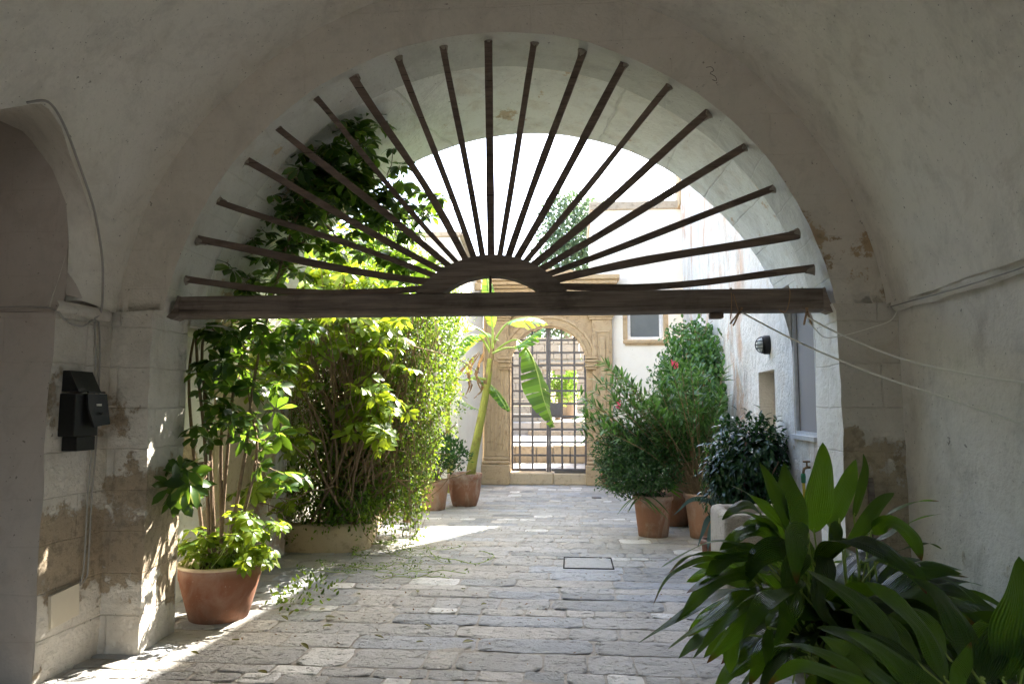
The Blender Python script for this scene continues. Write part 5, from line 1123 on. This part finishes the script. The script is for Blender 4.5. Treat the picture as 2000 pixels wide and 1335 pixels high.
def aspid(name_label, base, pot_args, explicit, count, depth, seed, Ls=(.38, .55), rad=.16, zt=.55, hemi=(0, 2*math.pi), el=(5, 60), W=(.085, .115), skipfn=None):
    t = thing('potted_aspidistra', name_label, 'potted plant', base, 'aspidistras in the passage'); pot(t, base, *pot_args)
    zt = base[2]+pot_args[2]-.05; parts = []; r_ = np.random.default_rng(seed); pm = MB()
    for e in explicit:
        pts, W_ = e[0], e[1]; hint = e[2] if len(e) > 2 else (0, -.6, .8)
        P3 = [at(*p) for p in pts]; root = np.array([base[0]+r_.normal()*rad*.4, base[1]+r_.normal()*rad*.4, zt]); parts.append(blade(P3, W_, seed=int(r_.integers(999)), wav=.10, nrmhint=hint, tw=e[3] if len(e) > 3 else r_.normal()*.25, n=22))
        c = dens([root, root*.45+P3[0]*.55+np.array([0, 0, .05]), P3[0], P3[0]*.9+P3[1]*.1], 6); pm.tube(c, .0042, 5, False)
    for k in range(count):
        a = r_.uniform(*hemi); e = math.radians(r_.uniform(*el)); L = r_.uniform(*Ls); pl = r_.uniform(.15, .34)
        root = np.array([base[0]+r_.normal()*rad*.45, base[1]+r_.normal()*rad*.45, zt]); d = np.array([math.cos(a)*math.cos(e), math.sin(a)*math.cos(e), math.sin(e)])
        d0 = nrm(d+np.array([0, 0, .9])); p0 = root+d0*pl; dd_ = nrm(d0*.5+d*.7); p1 = p0+dd_*L*.35; d2 = nrm(dd_+np.array([0, 0, -.55])); p2 = p1+d2*L*.35; d3 = nrm(d2+np.array([0, 0, -.6])); p3 = p2+d3*L*.32
        if skipfn and skipfn(p3, p1): continue
        parts.append(blade([p0, p1, p2, p3], r_.uniform(*W), seed=k, wav=.06, nrmhint=tuple(nrm(-d*.3+np.array([0, -.35, 1.0])+r_.normal(size=3)*.3)), tw=r_.normal()*.5))
        c = dens([root, root+nrm(d0+np.array([0, 0, .5]))*pl*.5, p0, p0*.9+p1*.1], 5); pm.tube(c, .0042, 5, False)
    leaves('leaf', parts, M['asp'], t); pm.build('petiole', M['petiole'], t, True)
FR = (0.1, -1, .25)
E1 = [([(1590, 1040, 3.25), (1600, 980, 3.22), (1606, 920, 3.2), (1607, 863, 3.2)], .125, FR, .1), ([(1575, 1050, 3.15), (1560, 1010, 3.12), (1540, 960, 3.1), (1531, 903, 3.1)], .105, FR, .2), ([(1620, 1030, 3.3), (1640, 980, 3.32), (1660, 930, 3.35), (1672, 896, 3.35)], .10, FR, -.3), ([(1540, 1040, 3.1), (1525, 990, 3.08), (1500, 930, 3.05), (1483, 903, 3.05)], .06, FR, .9),
      ([(1668, 1010, 3.4), (1680, 960, 3.42), (1690, 915, 3.45), (1686, 885, 3.45)], .045, FR, .8), ([(1530, 1030, 3.1), (1490, 985, 3.05), (1455, 960, 3.0), (1422, 945, 3.0)], .07, (.1, .1, 1)), ([(1520, 1040, 3.1), (1480, 1010, 3.05), (1450, 1000, 3.0), (1400, 1010, 2.95)], .07, (.1, .3, 1)),
      ([(1510, 1080, 3.1), (1440, 1060, 3.0), (1380, 1060, 2.95), (1290, 1108, 2.9)], .085, (-.1, .15, 1)), ([(1500, 1100, 3.1), (1420, 1085, 2.95), (1350, 1085, 2.9), (1305, 1120, 2.85)], .085, (.1, .3, 1)), ([(1460, 1120, 3.05), (1390, 1090, 2.9), (1310, 1120, 2.85), (1275, 1182, 2.82)], .05, (.2, .1, 1)),
      ([(1510, 1120, 3.05), (1460, 1110, 2.95), (1400, 1125, 2.85), (1340, 1158, 2.8)], .10, (.1, .1, 1)), ([(1500, 1140, 3.0), (1440, 1150, 2.9), (1370, 1175, 2.82), (1245, 1256, 2.8)], .085, (-.35, -.05, 1)), ([(1510, 1150, 3.0), (1450, 1160, 2.88), (1380, 1210, 2.8), (1303, 1268, 2.78)], .085, (-.4, -.1, .9)),
      ([(1520, 1160, 2.95), (1460, 1180, 2.8), (1400, 1230, 2.75), (1353, 1285, 2.75)], .08, (-.3, -.35, .85)), ([(1530, 1170, 2.9), (1480, 1190, 2.8), (1440, 1230, 2.75), (1380, 1295, 2.72)], .075, (-.2, -.7, .6)), ([(1437, 1235, 2.78), (1430, 1260, 2.76), (1426, 1290, 2.75), (1427, 1318, 2.75)], .058, FR), ([(1505, 1225, 2.85), (1500, 1250, 2.83), (1498, 1275, 2.82), (1496, 1300, 2.8)], .045, FR),
      ([(1560, 1130, 2.9), (1540, 1150, 2.75), (1490, 1180, 2.65), (1450, 1250, 2.6)], .10, (-.3, -.35, .85)), ([(1580, 1050, 3.0), (1560, 1045, 2.85), (1553, 1080, 2.75), (1556, 1140, 2.72)], .105, FR), ([(1600, 1100, 3.0), (1650, 1055, 2.8), (1720, 1070, 2.7), (1790, 1125, 2.68)], .135, (.1, -.6, .8)),
      ([(1620, 1080, 3.0), (1600, 1150, 2.7), (1610, 1200, 2.6), (1640, 1225, 2.55)], .10, FR, .5), ([(1560, 1150, 2.9), (1540, 1190, 2.75), (1530, 1230, 2.7), (1512, 1260, 2.7)], .09, (.2, -.8, .5)), ([(1650, 1070, 3.3), (1690, 1020, 3.3), (1720, 980, 3.3), (1747, 962, 3.35)], .07, (.5, -.6, .5)), ([(1690, 1050, 3.4), (1740, 1000, 3.4), (1790, 980, 3.4), (1835, 978, 3.4)], .07, (0, .2, 1)),
      ([(1700, 1060, 3.4), (1760, 1030, 3.4), (1800, 1010, 3.4), (1840, 1003, 3.4)], .06, (.1, .1, 1)), ([(1720, 1090, 3.3), (1770, 1070, 3.3), (1810, 1060, 3.3), (1840, 1072, 3.3)], .07, (.1, .1, 1)), ([(1735, 1130, 3.2), (1790, 1120, 3.15), (1850, 1130, 3.1), (1910, 1180, 3.05)], .05, (.1, .1, 1)), ([(1640, 1020, 3.2), (1632, 1040, 3.1), (1640, 1060, 3.0), (1680, 1055, 3.0)], .07, FR), ([(1530, 1070, 3.1), (1490, 1035, 3.05), (1450, 1040, 3.0), (1405, 1075, 2.95)], .085, (-.2, -.6, .7)), ([(1540, 1060, 3.15), (1500, 1020, 3.1), (1470, 1025, 3.05), (1440, 1060, 3.0)], .08, (-.2, -.7, .6)), ([(1500, 1090, 3.0), (1460, 1075, 2.95), (1410, 1095, 2.9), (1375, 1150, 2.85)], .095, (-.3, -.6, .7)), ([(1550, 1090, 3.0), (1520, 1070, 2.95), (1480, 1090, 2.9), (1460, 1140, 2.85)], .10, (-.2, -.8, .5)), ([(1480, 1120, 2.95), (1430, 1125, 2.85), (1380, 1150, 2.8), (1320, 1215, 2.78)], .09, (-.3, -.5, .8)), ([(1580, 1080, 2.95), (1560, 1090, 2.85), (1545, 1120, 2.8), (1540, 1180, 2.76)], .10, (0, -1, .2)), ([(1490, 1010, 3.15), (1465, 985, 3.1), (1440, 990, 3.05), (1410, 1015, 3.0)], .06, (-.1, -.5, .8)), ([(1700, 1040, 3.3), (1740, 1020, 3.25), (1780, 1045, 3.2), (1800, 1095, 3.15)], .09, (.2, -.7, .6)), ([(1680, 1100, 3.1), (1730, 1090, 3.0), (1780, 1110, 2.95), (1810, 1160, 2.9)], .10, (.2, -.6, .7))]
aspid('large aspidistra with arching dark leaves in the grey pot reaching over the paving', (1.12, 3.25, 0), (.19, .15, .50, M['potgrey']), E1, 210, 3.2, 11, (.32, .48), .17, el=(-15, 65), W=(.075, .118), skipfn=lambda p, q: (EYE-q[2])/q[1] < .115 or p[0] > 1.9 or p[0] < .35+.0*p[1])
aspid('lower aspidistra with dusky leaves tucked against the right wall', (1.62, 3.75, 0), (.18, .14, .42, M['potgrey']), [], 95, 3.7, 12, (.32, .46), .15, el=(-10, 50), skipfn=lambda p, q: p[0] > 1.97 or q[0] > 1.95 or p[0] < 1.05)
E3 = [([(1960, 1330, 2.1), (1975, 1250, 2.08), (1990, 1170, 2.06), (1990, 1085, 2.05)], .12, FR, .1), ([(1790, 1330, 2.2), (1740, 1250, 2.2), (1670, 1170, 2.2), (1575, 1113, 2.2)], .105, (.3, -.5, .8)), ([(1850, 1330, 2.2), (1800, 1230, 2.2), (1740, 1170, 2.2), (1688, 1135, 2.2)], .10, (.3, -.6, .7)), ([(1900, 1310, 2.15), (1870, 1220, 2.2), (1830, 1160, 2.25), (1783, 1128, 2.3)], .10, (.3, -.7, .5)),
      ([(1830, 1345, 2.1), (1760, 1290, 2.1), (1690, 1250, 2.1), (1595, 1224, 2.1)], .10, (.2, -.5, .8)), ([(1850, 1350, 2.0), (1780, 1320, 2.0), (1720, 1270, 2.0), (1650, 1232, 2.0)], .08, (.2, -.6, .7)), ([(1920, 1330, 2.05), (1940, 1270, 2.1), (1960, 1220, 2.15), (1900, 1195, 2.2)], .08, (0, -.7, .7)), ([(1700, 1335, 2.2), (1640, 1290, 2.2), (1570, 1262, 2.2), (1510, 1262, 2.25)], .06, (.2, -.4, .9)), ([(1720, 1350, 2.1), (1640, 1320, 2.1), (1560, 1300, 2.1), (1500, 1335, 2.1)], .06, (.1, -.5, .9)),
      ([(1880, 1380, 1.9), (1870, 1320, 1.9), (1885, 1290, 1.92), (1897, 1252, 1.93)], .05, FR), ([(2010, 1330, 2.1), (1990, 1270, 2.2), (1930, 1230, 2.25), (1880, 1290, 2.2)], .08, (0, -.8, .5)), ([(2000, 1300, 2.1), (2005, 1230, 2.1), (1990, 1190, 2.15), (1965, 1180, 2.2)], .08, FR), ([(1760, 1350, 2.2), (1690, 1300, 2.25), (1650, 1270, 2.3), (1600, 1240, 2.3)], .09, (0, -.4, .9)), ([(1800, 1300, 2.4), (1740, 1230, 2.45), (1690, 1200, 2.5), (1640, 1190, 2.5)], .09, (0, -.5, .9)), ([(1850, 1280, 2.5), (1820, 1230, 2.5), (1780, 1200, 2.5), (1720, 1220, 2.5)], .09, (0, -.5, .9))]
aspid('nearest aspidistra with broad ribbed leaves filling the lower right corner', (1.30, 2.25, 0), (.18, .14, .48, M['potgrey']), E3, 60, 2.2, 13, (.34, .46), .14, el=(0, 40), W=(.09, .12), skipfn=lambda p, q: p[0] > 1.93 or p[0] < .78 or q[2] > .78 or p[1] < 1.55 or q[1] < 1.6)

# ---- fallen leaves
FLV = 'fallen leaves on the paving'
spots = [(490, 1070, 'at the front rim of the big brown pot shadow'), (570, 1197, 'just right of the big brown pot, end of the sunlit strip'), (645, 1205, 'largest of three close together right of the brown pot'), (630, 1190, 'brown tipped and nearest the sunlit strip of the close three'), (700, 1160, 'below the planter beside the creeper runners'), (640, 1222, 'on the seam of two stones below the close three'), (740, 1243, 'in the middle of the floor, left of its neighbour'), (820, 1253, 'alone in the centre front of the floor'), (915, 1254, 'rightmost in the front row of fallen leaves'), (512, 1313, 'nearest the camera at the left'), (460, 1250, 'below the big brown pot on the shaded stones'), (815, 1155, 'midway between planter and manhole cover'), (835, 1222, 'on a grey stone above the centre front leaf'), (1015, 1177, 'farthest right, below the manhole cover'), (905, 1150, 'on pale stones left of the manhole cover'), (545, 1140, 'in the sunlit strip beside the creeper runners'), (555, 1207, 'in the sunlit strip touching the pot shadow'), (945, 1180, 'on white stones in the centre of the floor'), (380, 1275, 'in the dappled light at the foot of the left pier'), (595, 1262, 'between the brown pot and the centre front leaf')]
base_leaf = None
for k, (x, y, where) in enumerate(spots):
    r_ = Fw+Rt*(x-1000)/FPX-Up*(y-667.5)/FPX; p = np.array([0, 0, EYE])+r_*(-EYE+.022)/r_[2]
    if base_leaf is None:
        v, f, u = leaf_tpl(1, .42, 6, .35, -.12, .5); o = mesh('fallen_leaf', v-np.array([.5, 0, 0]), f, M['fall'], None, True, u); base_leaf = o
    else: o = base_leaf.copy(); COL.objects.link(o)
    o.location = p; o.scale = (random.uniform(.055, .10),)*3; o.rotation_euler = (random.uniform(-.3, .3), random.uniform(-.2, .2), random.uniform(0, 6.28))
    tag(o, 'fallen leaf '+where, 'leaf', FLV)
# small dry debris on the floor
P = []
for _ in range(520):
    if rng.random() < .6: P.append([-2.4+abs(rng.normal())*.9, rng.uniform(4.8, 9.5)])
    else: P.append([rng.uniform(-2.7, 1.8), rng.uniform(4.3, 13)])
P = np.array(P); k = len(P); P = np.c_[P, np.full(k, .018)]
o = leaves('debris', [scatter(leaf_tpl(1, .5, 2, .4, -.3), P, nrm(np.c_[rng.normal(size=(k, 2)), rng.normal(size=k)*.15]), np.tile([0, 0, 1.0], (k, 1)), rng.uniform(.008, .028, k))], M['dry']); o['kind'] = 'stuff'
for lab, x, y in (('bent wire hook hanging from the arch face above the right end of the fan', 1385, 140),):
    q = [at(x-6, y-8, 4.58), at(x+4, y-9, 4.57), at(x+9, y-2, 4.56), at(x+2, y+3, 4.565), at(x+12, y+10, 4.56), at(x+14, y+18, 4.555), at(x+6, y+16, 4.56)]
    mb = MB(); mb.tube(dens(q, 6), .0018, 5); tag(mb.build('wire_hook', M['black'], None, True), lab, 'hook')
